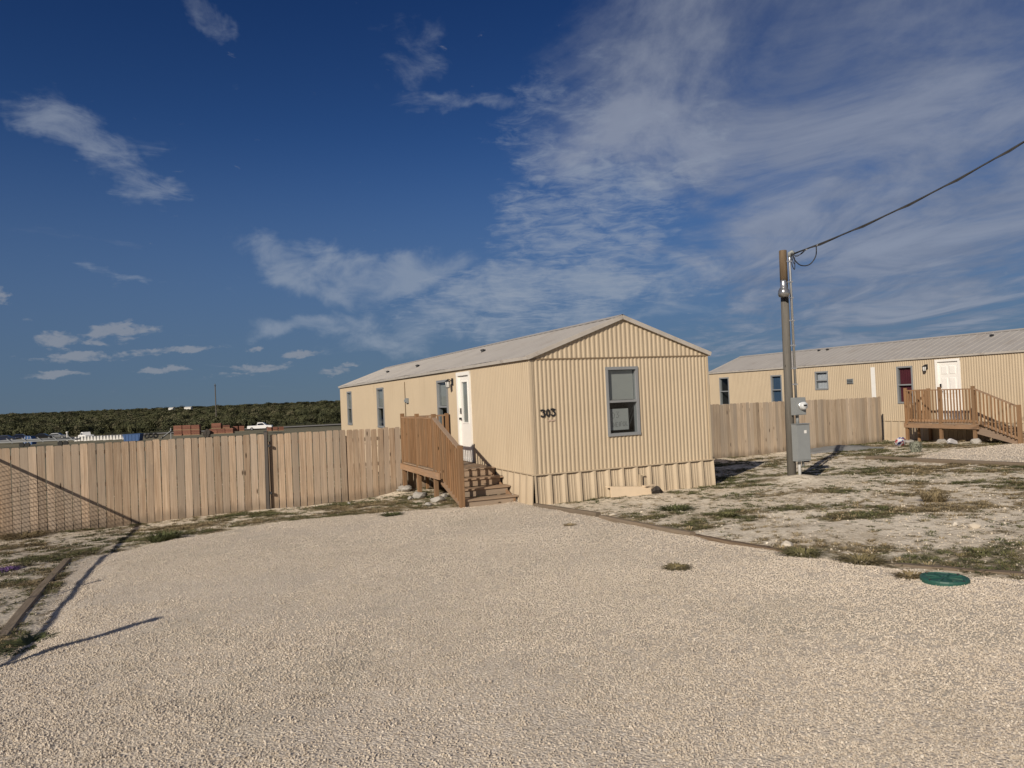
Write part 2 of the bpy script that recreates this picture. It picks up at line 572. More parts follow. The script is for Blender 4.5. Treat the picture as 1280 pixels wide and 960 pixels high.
maroon = M_plain('maroon_curtain', (0.085, 0.012, 0.022), 0.85, var=0.4, nscale=5)
bluecur = M_plain('blue_curtain', (0.035, 0.07, 0.13), 0.8, var=0.2)
lacecur = M_plain('lace_curtain', (0.42, 0.42, 0.45), 0.8, var=0.35, nscale=22)
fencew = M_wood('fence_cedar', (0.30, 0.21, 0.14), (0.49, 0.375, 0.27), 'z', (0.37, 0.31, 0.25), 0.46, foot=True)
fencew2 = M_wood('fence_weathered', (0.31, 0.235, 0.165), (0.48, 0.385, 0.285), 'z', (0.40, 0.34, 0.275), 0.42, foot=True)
deckw = M_wood('deck_stained', (0.20, 0.112, 0.056), (0.31, 0.180, 0.095), 'z', (0.23, 0.15, 0.09), 0.30)
deckh = M_wood('deck_boards', (0.25, 0.17, 0.11), (0.36, 0.26, 0.18), 'x', (0.28, 0.23, 0.18), 0.3)
deckr = M_wood('deck_rail', (0.25, 0.15, 0.085), (0.36, 0.225, 0.135), 'y', (0.26, 0.21, 0.17), 0.25)
polew = M_wood('pole_wood', (0.055, 0.047, 0.038), (0.15, 0.13, 0.105), 'z', (0.13, 0.125, 0.115), 0.1)
poletop = M_wood('pole_top_wood', (0.11, 0.078, 0.05), (0.19, 0.14, 0.09), 'z', None, 0.1)
timberg = M_wood('timber_grey', (0.22, 0.17, 0.12), (0.32, 0.26, 0.19), 'y', (0.27, 0.24, 0.20), 0.3)
timberm = M_wood('landscape_timber', (0.13, 0.09, 0.06), (0.21, 0.155, 0.105), 'y', (0.18, 0.15, 0.115), 0.3)
STONE_C = [(0.42, 0.355, 0.285), (0.565, 0.495, 0.41), (0.50, 0.43, 0.345), (0.64, 0.57, 0.48), (0.40, 0.35, 0.30), (0.585, 0.515, 0.425), (0.49, 0.42, 0.335), (0.71, 0.645, 0.56)]
stonem = M_stone('gravel_stone', STONE_C)
rockm = M_stone('limestone_rock', [(0.45, 0.39, 0.31), (0.58, 0.52, 0.43), (0.50, 0.44, 0.36), (0.66, 0.61, 0.53)])


# ------------------------------------------------------------------ the ground
def poly_dist(x, y, poly):
    """signed distance (inside positive) to a polygon, vectorised"""
    x = np.asarray(x, float); y = np.asarray(y, float)
    d = np.full(x.shape, 1e9); ins = np.zeros(x.shape, bool)
    n = len(poly)
    for i in range(n):
        ax, ay = poly[i]; bx, by = poly[(i + 1) % n]
        ex, ey = bx - ax, by - ay
        t = np.clip(((x - ax) * ex + (y - ay) * ey) / (ex * ex + ey * ey + 1e-12), 0, 1)
        d = np.minimum(d, np.hypot(x - ax - t * ex, y - ay - t * ey))
        c = ((ay > y) != (by > y)) & (x < (bx - ax) * (y - ay) / (by - ay + 1e-12) + ax)
        ins ^= c
    return np.where(ins, d, -d)


def G2(px, py):
    p = ground(px, py); return (p.x, p.y)


H1 = Vector((0.368, 14.525, 0.0))
H2 = Vector((16.4, 23.75, 0.0))


def h1w(v, u): p = H1 + VV * v + UV * u; return (p.x, p.y)


def h2w(v, u): p = H2 + VV * v + UV * u; return (p.x, p.y)


T_RIGHT = [h1w(0.02, -0.10), G2(740, 643), G2(860, 668), G2(985, 690), G2(1120, 708), G2(1280, 724)]
DRIVE = T_RIGHT + [(7.5, 5.6), (14.0, 3.0), (22.0, 0.5), (22, -9), (-20, -9), (-20, -3.5), (-6.2, 2.6), (-4.5, 6.2), G2(30, 800), G2(92, 702), G2(175, 682), G2(260, 666), G2(335, 654),
                   G2(430, 645), G2(520, 638), G2(560, 635), h1w(-1.15, 1.0), h1w(0.0, 0.9)]
DRIVE2 = [G2(1128, 574), G2(1280, 583), (14.0, 16.4), (22, 15.6), (26, 22.0), h2w(-0.3, -3.5), h2w(-0.6, -1.0), G2(1232, 558), G2(1180, 563)]
HOMES = [[h1w(0, 0), h1w(4.27, 0), h1w(4.27, 20.5), h1w(0, 20.5)], [h2w(0, -4.5), h2w(4.27, -4.5), h2w(4.27, 15.7), h2w(0, 15.7)]]

xs = np.concatenate([[-9000, -5000, -2500, -1200, -600, -300, -180, -120, -80, -55, -40, -30, -24], np.arange(-20, 24.01, 0.16), [28, 34, 42, 55, 80, 120, 180, 300, 600, 1200, 2500, 5000, 9000]])
ys = np.concatenate([[-400, -120, -50, -25, -14, -9, -6], np.arange(-4, 34.01, 0.16), [36, 39, 43, 48, 55, 64, 75, 88, 100, 115, 130, 145, 160, 175, 190, 205, 220, 240, 270, 310, 370, 450, 600, 900, 1400, 2200, 3500, 6000, 12000]])
GX, GY = np.meshgrid(xs, ys)


def veg_amount(x, y):
    """0..1: how much scrub grows here"""
    n = fbm(x * 0.55 + 3.1, y * 0.95 + 1.7, 4, 3)
    n2 = fbm(x * 2.2, y * 3.1, 3, 9)
    v = np.clip((n * 0.52 + n2 * 0.48 - 0.405) / 0.22, 0, 1)
    v = v * (1 - np.exp(-(((x - 2.0) / 2.0) ** 2 + ((y - 13.6) / 1.3) ** 2)))
    v = v * np.where((x > 1.5) & (y < 10.5), 0.72, 1.0)
    return v


def relief(x, y):
    r = (fbm(x * 0.8, y * 0.8, 4, 21) - 0.5) * 0.09 + (fbm(x * 4, y * 4, 3, 5) - 0.5) * 0.035
    return r


dsd = poly_dist(GX, GY, DRIVE)
near_m = np.clip((34 - GY) / 6, 0, 1) * np.clip((GX + 20) / 3, 0, 1) * np.clip((24 - GX) / 3, 0, 1)
GZ = gz(GX, GY) + relief(GX, GY) * near_m * np.clip(-dsd / 0.5, 0, 1) - np.clip(dsd * 0.15, 0, 0.05)
# the little heap of white diggings round the pole
PB = ground(990, 600)
GZ += 0.10 * np.exp(-((GX - PB.x - 0.1) ** 2 + (GY - PB.y + 0.1) ** 2) / 0.35)
VEG = veg_amount(GX, GY) * near_m
VEG = np.where(GY > 34, 0.0, VEG)
FARV = np.clip((GY - 60) / 60, 0, 0.75) + np.clip((GY - 205) / 25, 0, 0.25)
FARV = np.maximum(FARV, np.where(GX < 1.0, np.clip((GY - (17.30 + 0.4307 * (GX + 5.80)) - 0.4) / 1.0, 0, 0.8), np.clip((GY - 29) / 4, 0, 0.75)))
nx, ny = len(xs), len(ys)
idx = np.arange(nx * ny).reshape(ny, nx)
fa = np.stack([idx[:-1, :-1], idx[:-1, 1:], idx[1:, 1:], idx[1:, :-1]], -1).reshape(-1, 4)


def np_mesh(name, co, faces, mat, smooth=True):
    me = bpy.data.meshes.new(name)
    me.vertices.add(len(co)); me.vertices.foreach_set('co', np.asarray(co, np.float32).ravel())
    k = faces.shape[1]
    me.loops.add(faces.size); me.loops.foreach_set('vertex_index', faces.astype(np.int32).ravel())
    me.polygons.add(len(faces))
    me.polygons.foreach_set('loop_start', np.arange(0, faces.size, k, dtype=np.int32))
    me.polygons.foreach_set('loop_total', np.full(len(faces), k, np.int32))
    me.polygons.foreach_set('use_smooth', np.full(len(faces), smooth))
    me.materials.append(mat)
    me.update(calc_edges=True); me.validate()
    return me


def attr(me, name, arr):
    a = me.attributes.new(name, 'FLOAT', 'POINT'); a.data.foreach_set('value', np.asarray(arr, np.float32).ravel())


# caliche soil with scrub litter
gm, gg, b = new_mat('caliche_soil')
co = gg.n('ShaderNodeNewGeometry').outputs['Position']
at = gg.n('ShaderNodeAttribute', attribute_name='veg'); fv = gg.n('ShaderNodeAttribute', attribute_name='farv')
n1 = gg.noise(co, 1.3, 6, 0.6); n2 = gg.noise(co, 9.0, 6, 0.65); n3 = gg.noise(co, 40.0, 4, 0.7)
c = gg.mix(gg.ramp(n1, 0.35, 0.65), (0.58, 0.50, 0.385), (0.76, 0.685, 0.565))
c = gg.mix(gg.m('MULTIPLY', gg.ramp(n3, 0.45, 0.7), 0.55), c, (0.36, 0.30, 0.21))
n4 = gg.noise(gg.vm('MULTIPLY', co, (1.0, 1.6, 1.0)), 6.0, 8, 0.75)
c = gg.mix(gg.m('MULTIPLY', gg.ramp(n4, 0.53, 0.60), 0.85), c, gg.mix(n1, (0.19, 0.145, 0.09), (0.24, 0.185, 0.12)))
peb = gg.voro(co, 22.0, out='Color')
pr_, pg_, pb_ = gg.sep(peb)
c = gg.mix(gg.m('MULTIPLY', gg.ramp(pr_, 0.62, 0.8), 0.7), c, (0.74, 0.66, 0.54))
vm_ = gg.ramp(gg.m('ADD', at.outputs['Fac'], gg.m('MULTIPLY', gg.m('SUBTRACT', n2, 0.5), 1.4)), 0.35, 0.85)
litter = gg.mix(gg.ramp(n2, 0.4, 0.65), (0.20, 0.145, 0.085), (0.15, 0.135, 0.07))
c = gg.mix(gg.m('MULTIPLY', vm_, 0.82), c, litter)
c = gg.mix(fv.outputs['Fac'], c, gg.mix(gg.ramp(gg.noise(co, 0.03, 6, 0.65), 0.4, 0.65), (0.05, 0.055, 0.025), (0.09, 0.08, 0.045)))
gg.inp(b.inputs['Base Color'], c)
b.inputs['Roughness'].default_value = 0.95; b.inputs['Specular IOR Level'].default_value = 0.1
hh = gg.m('ADD', gg.m('MULTIPLY', n2, 0.6), gg.m('ADD', gg.m('MULTIPLY', n3, 0.3), gg.m('MULTIPLY', gg.voro(co, 22.0), -0.25)))
gg.inp(b.inputs['Normal'], gg.bump(hh, 1.0, 0.03))
me = np_mesh('ground', np.stack([GX, GY, GZ], -1).reshape(-1, 3), fa, gm)
attr(me, 'veg', VEG); attr(me, 'farv', FARV)
struct(link('ground', me))

# gravel sheet under the loose stones
gvm, gg, b = new_mat('gravel_bed')
co = gg.n('ShaderNodeNewGeometry').outputs['Position']
ca = gg.voro(co, 60.0, out='Color'); r1, r2, r3 = gg.sep(ca)
cr = gg.n('ShaderNodeValToRGB'); cr.color_ramp.interpolation = 'LINEAR'
ee = cr.color_ramp.elements
ee[0].color = (*STONE_C[0], 1); ee[1].color = (*STONE_C[-1], 1)
for i, q in enumerate(STONE_C[1:-1]):
    e = ee.new((i + 1) / 7); e.color = (*q, 1)
gg.link(r1, cr.inputs[0])
big = gg.noise(co, 0.35, 4, 0.6); mid = gg.noise(co, 2.5, 5, 0.65)
tone = gg.m('ADD', 0.90, gg.m('MULTIPLY', gg.m('ADD', big, mid), 0.28))
c = gg.mix(1.0, cr.outputs[0], gg.comb(tone, tone, tone), 'MULTIPLY')
c = gg.mix(gg.m('MULTIPLY', gg.ramp(gg.noise(co, 0.55, 4, 0.6, 0.5), 0.52, 0.68), 0.45), c, (0.43, 0.39, 0.315))
dist = gg.voro(co, 60.0)
c = gg.mix(gg.m('MULTIPLY', gg.ramp(dist, 0.48, 0.72), 0.25), c, (0.34, 0.29, 0.22))
gg.inp(b.inputs['Base Color'], c)
b.inputs['Roughness'].default_value = 0.9; b.inputs['Specular IOR Level'].default_value = 0.15
hb = gg.m('ADD', gg.m('MULTIPLY', gg.m('SUBTRACT', 1.0, dist), 0.6), gg.m('MULTIPLY', gg.m('ADD', r2, gg.m('MULTIPLY', gg.noise(co, 120, 3, 0.6), 0.6)), 0.5))
gg.inp(b.inputs['Normal'], gg.bump(hb, 1.0, 0.011))


def drive_z(x, y, d):
    e = np.clip(d / 0.45, 0, 1)
    return gz(x, y) + 0.006 + (e * e * (3 - 2 * e) - 0.35) * 0.055 + (fbm(x * 1.1, y * 1.1, 3, 31) - 0.5) * 0.035 * e + (fbm(x * 5, y * 5, 2, 37) - 0.5) * 0.02


def gravel_sheet(poly, x0, x1, y0, y1, step):
    X, Y = np.meshgrid(np.arange(x0, x1, step), np.arange(y0, y1, step))
    d = poly_dist(X, Y, poly) + (fbm(X * 1.7, Y * 1.7, 3, 41) - 0.5) * 0.35
    Z = drive_z(X, Y, d)
    i = np.arange(X.size).reshape(X.shape)
    f = np.stack([i[:-1, :-1], i[:-1, 1:], i[1:, 1:], i[1:, :-1]], -1).reshape(-1, 4)
    keep = (d.ravel()[f] > -0.05).all(1)
    f = f[keep]
    used = np.unique(f); rm = np.full(X.size, -1); rm[used] = np.arange(len(used))
    me = np_mesh('gravel_driveway', np.stack([X, Y, Z], -1).reshape(-1, 3)[used], rm[f], gvm)
    return struct(link('gravel_driveway', me))


gravel_sheet(DRIVE, -16, 16, -6, 16, 0.14)
gravel_sheet(DRIVE2, 9, 24, 15, 28, 0.2)


# ------------------------------------------------------------------ scattered stuff (geometry-node instances)
def scatter(name, pts, rots, scales, ids, meshes, label_cat=None):
    c = bpy.data.collections.new(name + '_kinds')
    for i, me_ in enumerate(meshes):
        c.objects.link(bpy.data.objects.new('%s_kind_%03d' % (name, i), me_))
    me = bpy.data.meshes.new(name)
    me.vertices.add(len(pts)); me.vertices.foreach_set('co', np.asarray(pts, np.float32).ravel())
    a = me.attributes.new('rot', 'FLOAT_VECTOR', 'POINT'); a.data.foreach_set('vector', np.asarray(rots, np.float32).ravel())
    a = me.attributes.new('scl', 'FLOAT_VECTOR', 'POINT'); a.data.foreach_set('vector', np.asarray(scales, np.float32).ravel())
    a = me.attributes.new('kind_id', 'INT', 'POINT'); a.data.foreach_set('value', np.asarray(ids, np.int32))
    o = link(name, me)
    nt = bpy.data.node_groups.new(name + '_scatter', 'GeometryNodeTree')
    nt.interface.new_socket('Geometry', in_out='INPUT', socket_type='NodeSocketGeometry')
    nt.interface.new_socket('Geometry', in_out='OUTPUT', socket_type='NodeSocketGeometry')
    N = nt.nodes.new; L = nt.links.new
    gi = N('NodeGroupInput'); go = N('NodeGroupOutput'); ip = N('GeometryNodeInstanceOnPoints'); ci = N('GeometryNodeCollectionInfo')
    ci.inputs['Collection'].default_value = c; ci.inputs['Separate Children'].default_value = True; ci.inputs['Reset Children'].default_value = True

    def na(nm, dt):
        q = N('GeometryNodeInputNamedAttribute'); q.data_type = dt; q.inputs['Name'].default_value = nm; return q.outputs[0]
    er = N('FunctionNodeEulerToRotation'); L(na('rot', 'FLOAT_VECTOR'), er.inputs[0])
    L(gi.outputs[0], ip.inputs['Points']); L(ci.outputs[0], ip.inputs['Instance']); ip.inputs['Pick Instance'].default_value = True
    L(na('kind_id', 'INT'), ip.inputs['Instance Index']); L(er.outputs[0], ip.inputs['Rotation']); L(na('scl', 'FLOAT_VECTOR'), ip.inputs['Scale'])
    L(ip.outputs[0], go.inputs[0])
    md = o.modifiers.new('scatter', 'NODES'); md.node_group = nt
    return stuff(o)


import bmesh


def stone_mesh(name, mat, sub=1, seed=0, flat=0.7, jit=0.28):
    bm = bmesh.new(); bmesh.ops.create_icosphere(bm, subdivisions=sub, radius=0.5)
    r = random.Random(seed)
    ax = (r.uniform(0.8, 1.25), r.uniform(0.75, 1.1), flat * r.uniform(0.8, 1.15))
    planes = [(Vector((r.gauss(0, 1), r.gauss(0, 1), r.gauss(0, 1))).normalized(), r.uniform(0.28, 0.42)) for k in range(5)]
    for v in bm.verts:
        p = v.co * (1 + r.uniform(-jit, jit) * 0.5)
        for n_, d_ in planes:
            k = p.dot(n_)
            if k > d_: p -= n_ * (k - d_)
        v.co = Vector((p.x * ax[0], p.y * ax[1], p.z * ax[2]))
    me = bpy.data.meshes.new(name); bm.to_mesh(me); bm.free(); me.materials.append(mat); return me


# gravel on the driveway, thinning where single stones can no longer be seen
def gravel_points():
    out = []
    for (y0, y1, dens, s0, s1) in ((1.6, 5.0, 4200, 0.008, 0.022), (5.0, 8.0, 3000, 0.009, 0.022), (8.0, 11.0, 1800, 0.010, 0.022), (11.0, 15.5, 900, 0.012, 0.024)):
        xw = 0.80 * y1 + 0.8
        n = int(dens * 2 * xw * (y1 - y0))
        x = RNG.uniform(-xw, xw, n); y = RNG.uniform(y0, y1, n)
        d = poly_dist(x, y, DRIVE) + (fbm(x * 1.7, y * 1.7, 3, 41) - 0.5) * 0.35
        # coarser and finer drifts
        dr = fbm(x * 0.7, y * 0.7, 3, 51)
        k = (np.abs(x) < 0.80 * y + 0.8) & (RNG.uniform(0, 1, n) < np.clip((d + 0.10) / 0.25, 0, 1)) & (RNG.uniform(0, 1, n) < np.clip((dr - 0.30) / 0.16, 0.35, 1))
        x, y, d = x[k], y[k], d[k]
        s = s0 + (s1 - s0) * RNG.beta(1.6, 3.2, len(x))
        z = drive_z(x, y, d) + s * RNG.uniform(-0.05, 0.32, len(x))
        out.append(np.stack([x, y, z, s], 1))
    return np.concatenate(out)


gp = gravel_points()
n = 30000
x = RNG.uniform(9, 22, n); y = RNG.uniform(15.5, 26.5, n); d = poly_dist(x, y, DRIVE2) + (fbm(x * 1.7, y * 1.7, 3, 41) - 0.5) * 0.35
k = (d > -0.08) & (x < 0.85 * y); x, y, d = x[k], y[k], d[k]; sz = 0.016 + 0.02 * RNG.beta(1.6, 3, len(x))
gp = np.concatenate([gp, np.stack([x, y, drive_z(x, y, d) + sz * 0.15, sz], 1)])
NG_ = len(gp)
kinds = [stone_mesh('gravel_stone_%d' % i, stonem, 1, i) for i in range(8)]
scatter('gravel', gp[:, :3], RNG.uniform(0, 6.28, (NG_, 3)) * np.array([0.35, 0.35, 1]), np.repeat(gp[:, 3:4], 3, 1), RNG.integers(0, 8, NG_), kinds)


# white caliche pebbles off the driveway
def free_of(x, y, margin=0.12):
    k = (poly_dist(x, y, DRIVE) < -0.02) & (poly_dist(x, y, DRIVE2) < 0.0)
    for h in HOMES: k &= poly_dist(x, y, h) < -margin
    return k


n = 90000
x = RNG.uniform(-14, 20, n); y = 6 + 24 * RNG.uniform(0, 1, n) ** 1.2
k = free_of(x, y) & (np.abs(x) < 0.85 * y) & (fbm(x * 0.9, y * 1.3, 3, 61) + 0.25 * RNG.uniform(-1, 1, n) > 0.46)
x, y = x[k], y[k]; n = len(x)
s = 0.012 + 0.048 * RNG.beta(0.9, 6, n)
z = gz(x, y) + relief(x, y) * np.clip(-poly_dist(x, y, DRIVE) / 0.5, 0, 1) + s * 0.15
rk = [stone_mesh('pebble_%d' % i, rockm, 1, 50 + i) for i in range(6)]
rockm2 = M_stone('caliche_pebble', [(0.34, 0.28, 0.20), (0.64, 0.57, 0.47), (0.52, 0.45, 0.35), (0.74, 0.68, 0.58), (0.42, 0.35, 0.26), (0.66, 0.59, 0.49)])
for q in rk: q.materials[0] = rockm2
scatter('pebbles', np.stack([x, y, z], 1), RNG.uniform(0, 6.28, (n, 3)) * np.array([0.3, 0.3, 1]), np.repeat(s[:, None], 3, 1), RNG.integers(0, 6, n), rk)


# low scrub and dry grass
def tuft_mesh(name, mat, nb, h, spread, seed, wid=0.006, droop=0.5):
    r = random.Random(seed); m = MB()
    for i in range(nb):
        a = r.uniform(0, 6.283); rr = spread * math.sqrt(r.random()) * 0.5
        bx, by = rr * math.cos(a), rr * math.sin(a)
        a2 = a + r.uniform(-0.9, 0.9); hh = h * r.uniform(0.45, 1.0); lean = spread * r.uniform(0.25, 0.9)
        w = wid * r.uniform(0.7, 1.5)
        dx_, dy_ = math.cos(a2), math.sin(a2); px_, py_ = -dy_ * w, dx_ * w
        m1 = (bx + dx_ * lean * 0.45, by + dy_ * lean * 0.45, hh * 0.75)
        t1 = (bx + dx_ * lean, by + dy_ * lean, hh * (1 - droop * r.random()))
        m.add([(bx - px_, by - py_, -0.01), (bx + px_, by + py_, -0.01), (m1[0] + px_ * 0.9, m1[1] + py_ * 0.9, m1[2]), (m1[0] - px_ * 0.9, m1[1] - py_ * 0.9, m1[2]), t1],
              [(0, 1, 2, 3), (3, 2, 4)])
    return m.mesh(name, mat)


grassg = M_leaf('scrub_green', (0.075, 0.085, 0.035), (0.14, 0.135, 0.06), (0.20, 0.16, 0.085))
grassd = M_leaf('scrub_dry', (0.20, 0.155, 0.085), (0.31, 0.245, 0.145), (0.12, 0.10, 0.06))
tk = [tuft_mesh('tuft_%d' % i, grassg if i < 4 else grassd, 34, 0.030 + 0.012 * (i % 3), 0.17, i, 0.0055) for i in range(8)]
n = 150000
x = RNG.uniform(-15, 21, n); y = 4.0 + 27 * RNG.uniform(0, 1, n) ** 1.15
v = veg_amount(x, y)
k = free_of(x, y, 0.05) & (np.abs(x) < 0.85 * y + 0.5) & (RNG.uniform(0, 1, n) < 0.15 + 0.70 * v * v)
k &= ~((np.hypot(x - PB.x, y - PB.y) < 0.7))
x, y, v = x[k], y[k], v[k]; n = len(x)
z = gz(x, y) + relief(x, y) * np.clip(-poly_dist(x, y, DRIVE) / 0.5, 0, 1)
green = fbm(x * 0.8, y * 0.8, 3, 71) + RNG.uniform(-0.15, 0.15, n) > 0.50
kid = np.where(green, RNG.integers(0, 4, n), RNG.integers(4, 8, n))
s = RNG.uniform(0.3, 1.05, n) * (0.5 + 0.5 * v)
scatter('scrub_grass', np.stack([x, y, z], 1), np.stack([np.zeros(n), np.zeros(n), RNG.uniform(0, 6.28, n)], 1), np.stack([s, s, s * RNG.uniform(0.6, 1.3, n)], 1), kid, tk)
print('instances', NG_, n)
#PART2

# ------------------------------------------------------------------ mobile homes
TILT = -0.005
WT, SK, GB, WID = 2.87, 0.575, 0.765, 4.27        # wall top, skirting seam, gable rise, width


def rib_profile(length, period, depth, prof):
    """(s, d) breakpoints of a ribbed sheet"""
    out = []; k = 0
    while k * period < length:
        for s, d in prof:
            q = k * period + s * period
            if q <= length + 1e-6: out.append((q, d * depth))
        k += 1
    if out[-1][0] < length - 1e-4: out.append((length, out[-1][1]))
    return out


RIB = [(0.0, 0.0), (0.16, 0.0), (0.32, 0.85), (0.50, 1.0), (0.70, 0.85), (0.90, 0.04)]


def ribbed(o, along, nrm, length, z0, ztop, period, depth, openings=(), prof=RIB):
    """a ribbed wall sheet with openings (s0, s1, za, zb) left out"""
    o = Vector(o); along = Vector(along); nrm = Vector(nrm); m = MB()
    pr = rib_profile(length, period, depth, prof)
    cuts = sorted(set([q for op in openings for q in op[:2]]))
    ss = np.array([q[0] for q in pr]); dd = np.array([q[1] for q in pr])
    for cpt in cuts:
        i = np.searchsorted(ss, cpt)
        dv = float(np.interp(cpt, ss, dd)); ss = np.insert(ss, i, cpt); dd = np.insert(dd, i, dv)
    zt = ztop if callable(ztop) else (lambda s: ztop)
    for i in range(len(ss) - 1):
        a, b_ = ss[i], ss[i + 1]
        if b_ - a < 1e-5: continue
        mid = (a + b_) / 2
        spans = [(z0, None)]
        for (s0, s1, za, zb) in sorted(openings, key=lambda q: q[2]):
            if s0 < mid < s1:
                lo = spans.pop()[0]; spans += [(lo, za), (zb, None)]
        for lo, hi in spans:
            pa = o + along * a + nrm * dd[i]; pb = o + along * b_ + nrm * dd[i + 1]
            ha = zt(a) if hi is None else hi; hb_ = zt(b_) if hi is None else hi
            m.add([pa + Vector((0, 0, lo)), pb + Vector((0, 0, lo)), pb + Vector((0, 0, hb_)), pa + Vector((0, 0, ha))], [(0, 1, 2, 3)])
    return m


def frame_pts(o, along, nrm):
    o = Vector(o); along = Vector(along); nrm = Vector(nrm)
    return lambda s, d, z: o + along * s + nrm * d + Vector((0, 0, z))


def fbox(m, T, s0, s1, d0, d1, z0, z1):
    fs = [(0, 3, 2, 1), (4, 5, 6, 7), (0, 1, 5, 4), (1, 2, 6, 5), (2, 3, 7, 6), (3, 0, 4, 7)]
    o_ = T(0, 0, 0)
    if ((T(1, 0, 0) - o_).cross(T(0, 1, 0) - o_)).z < 0: fs = [q[::-1] for q in fs]
    m.add([T(s0, d0, z0), T(s1, d0, z0), T(s1, d1, z0), T(s0, d1, z0), T(s0, d0, z1), T(s1, d0, z1), T(s1, d1, z1), T(s0, d1, z1)], fs)
    return m


def sheet(T, s0, s1, d, z0, z1):
    """one pane facing outwards"""
    return MB().add([T(s0, d, z0), T(s1, d, z0), T(s1, d, z1), T(s0, d, z1)], [(0, 1, 2, 3)])


def window(home, T, s0, s1, z0, z1, upper=None, lower=None, arch=False, midz=None, label=None, lowfrac=1.0):
    """single-hung window: frame > panes, meeting rail, room behind, blind or curtain"""
    fw = 0.036; m = MB()
    fbox(m, T, s0 - 0.02, s0 + fw, -0.10, 0.034, z0, z1); fbox(m, T, s1 - fw, s1 + 0.02, -0.10, 0.034, z0, z1)
    fbox(m, T, s0 - 0.02, s1 + 0.02, -0.10, 0.036, z1 - fw, z1 + 0.025); fbox(m, T, s0 - 0.02, s1 + 0.02, -0.10, 0.042, z0 - 0.025, z0 + fw)
    w = m.build('window', winfr, home)
    if label: w['label'] = label
    mz = midz if midz else (z0 + z1) / 2
    fbox(MB(), T, s0 + fw, s1 - fw, -0.03, 0.026, mz - 0.024, mz + 0.024).build('meeting_rail', winfr, w)
    sheet(T, s0 + fw, s1 - fw, -0.016, mz + 0.024, z1 - fw).build('pane', glassm, w)
    sheet(T, s0 + fw, s1 - fw, 0.0, z0 + fw, mz - 0.024).build('pane', glassm, w)
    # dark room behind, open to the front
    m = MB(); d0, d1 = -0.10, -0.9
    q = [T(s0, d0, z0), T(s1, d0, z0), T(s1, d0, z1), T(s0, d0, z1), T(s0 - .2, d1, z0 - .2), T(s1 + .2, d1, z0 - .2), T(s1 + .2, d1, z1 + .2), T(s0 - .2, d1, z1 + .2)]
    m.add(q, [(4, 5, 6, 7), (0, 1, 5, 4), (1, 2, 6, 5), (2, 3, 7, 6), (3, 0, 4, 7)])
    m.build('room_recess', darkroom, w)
    if upper:
        m = MB()
        if upper[1] == 'slats':
            zz = mz + 0.03
            while zz < z1 - fw - 0.02:
                m.add([T(s0 + fw + .015, -0.075, zz), T(s1 - fw - .015, -0.075, zz), T(s1 - fw - .015, -0.068, zz + 0.024), T(s0 + fw + .015, -0.068, zz + 0.024)], [(0, 1, 2, 3)])
                zz += 0.0235
            m.build('blind', upper[0], w)
        else:
            drape(T, s0 + fw + .01, s1 - fw - .01, -0.085, mz + 0.01, z1 - fw, upper[0], w, upper[1] == 'arch')
    if lower:
        if lower[1] == 'slats':
            m = MB(); zz = z1
            zz = mz - 0.03 - 0.024; zb = z0 + fw + (1 - lowfrac) * (mz - z0)
            while zz > zb:
                m.add([T(s0 + fw + .015, -0.075, zz), T(s1 - fw - .015, -0.075, zz), T(s1 - fw - .015, -0.068, zz + 0.024), T(s0 + fw + .015, -0.068, zz + 0.024)], [(0, 1, 2, 3)])
                zz -= 0.0235
            m.build('blind', lower[0], w)
        else:
            drape(T, s0 + fw + .01, s1 - fw - .01, -0.085, z0 + fw, mz - 0.01, lower[0], w, False)
    return w


def drape(T, s0, s1, d, z0, z1, mat, parent, arch=False, waves=7):
    m = MB(); n = waves * 4
    vs = []
    for i in range(n + 1):
        t = i / n; s = s0 + (s1 - s0) * t; dd = d + 0.018 * math.sin(t * waves * 6.283) + 0.006 * math.sin(t * 17)
        zt = z1 - (0.10 * (abs(t - 0.5) * 2) ** 2.5 if arch else 0)
        vs += [T(s, dd, z0), T(s, dd, zt)]
    m.add(vs, [(2 * i, 2 * i + 2, 2 * i + 3, 2 * i + 1) for i in range(n)])
    m.build('curtain', mat, parent, True)


def lantern(home, T, s, z):
    """small black coach lamp on the wall"""
    m = MB(); fbox(m, T, s - 0.05, s + 0.05, 0.012, 0.03, z - 0.10, z + 0.08)
    lamp = m.build('wall_lamp', blackm, home)
    m = MB(); m.tube([T(s, 0.03, z), T(s, 0.09, z + 0.05), T(s, 0.13, z + 0.06), T(s, 0.14, z + 0.02)], 0.010, 6)
    m.build('lamp_arm', blackm, lamp)
    c = T(s, 0.14, z - 0.17)
    MB().lathe([(0.0, 0.235), (0.02, 0.215), (0.075, 0.175), (0.080, 0.165), (0.0, 0.165)], 8, c).build('lamp_cap', blackm, lamp)
    MB().lathe([(0.066, 0.165), (0.045, 0.02), (0.0, 0.02)], 8, c).build('lamp_glass', M_lampglass, lamp)
    m = MB()
    for k in range(4):
        t = math.pi / 4 + k * math.pi / 2
        m.tube([(c[0] + 0.069 * math.cos(t), c[1] + 0.069 * math.sin(t), c[2] + 0.165), (c[0] + 0.048 * math.cos(t), c[1] + 0.048 * math.sin(t), c[2] + 0.015)], 0.006, 4)
    m.lathe([(0.0, 0.0), (0.05, 0.004), (0.05, 0.022), (0.0, 0.022)], 8, c)
    m.build('lamp_cage', blackm, lamp)


M_lampglass = M_plain('frosted_lamp_glass', (0.62, 0.62, 0.60), 0.15, var=0.03)


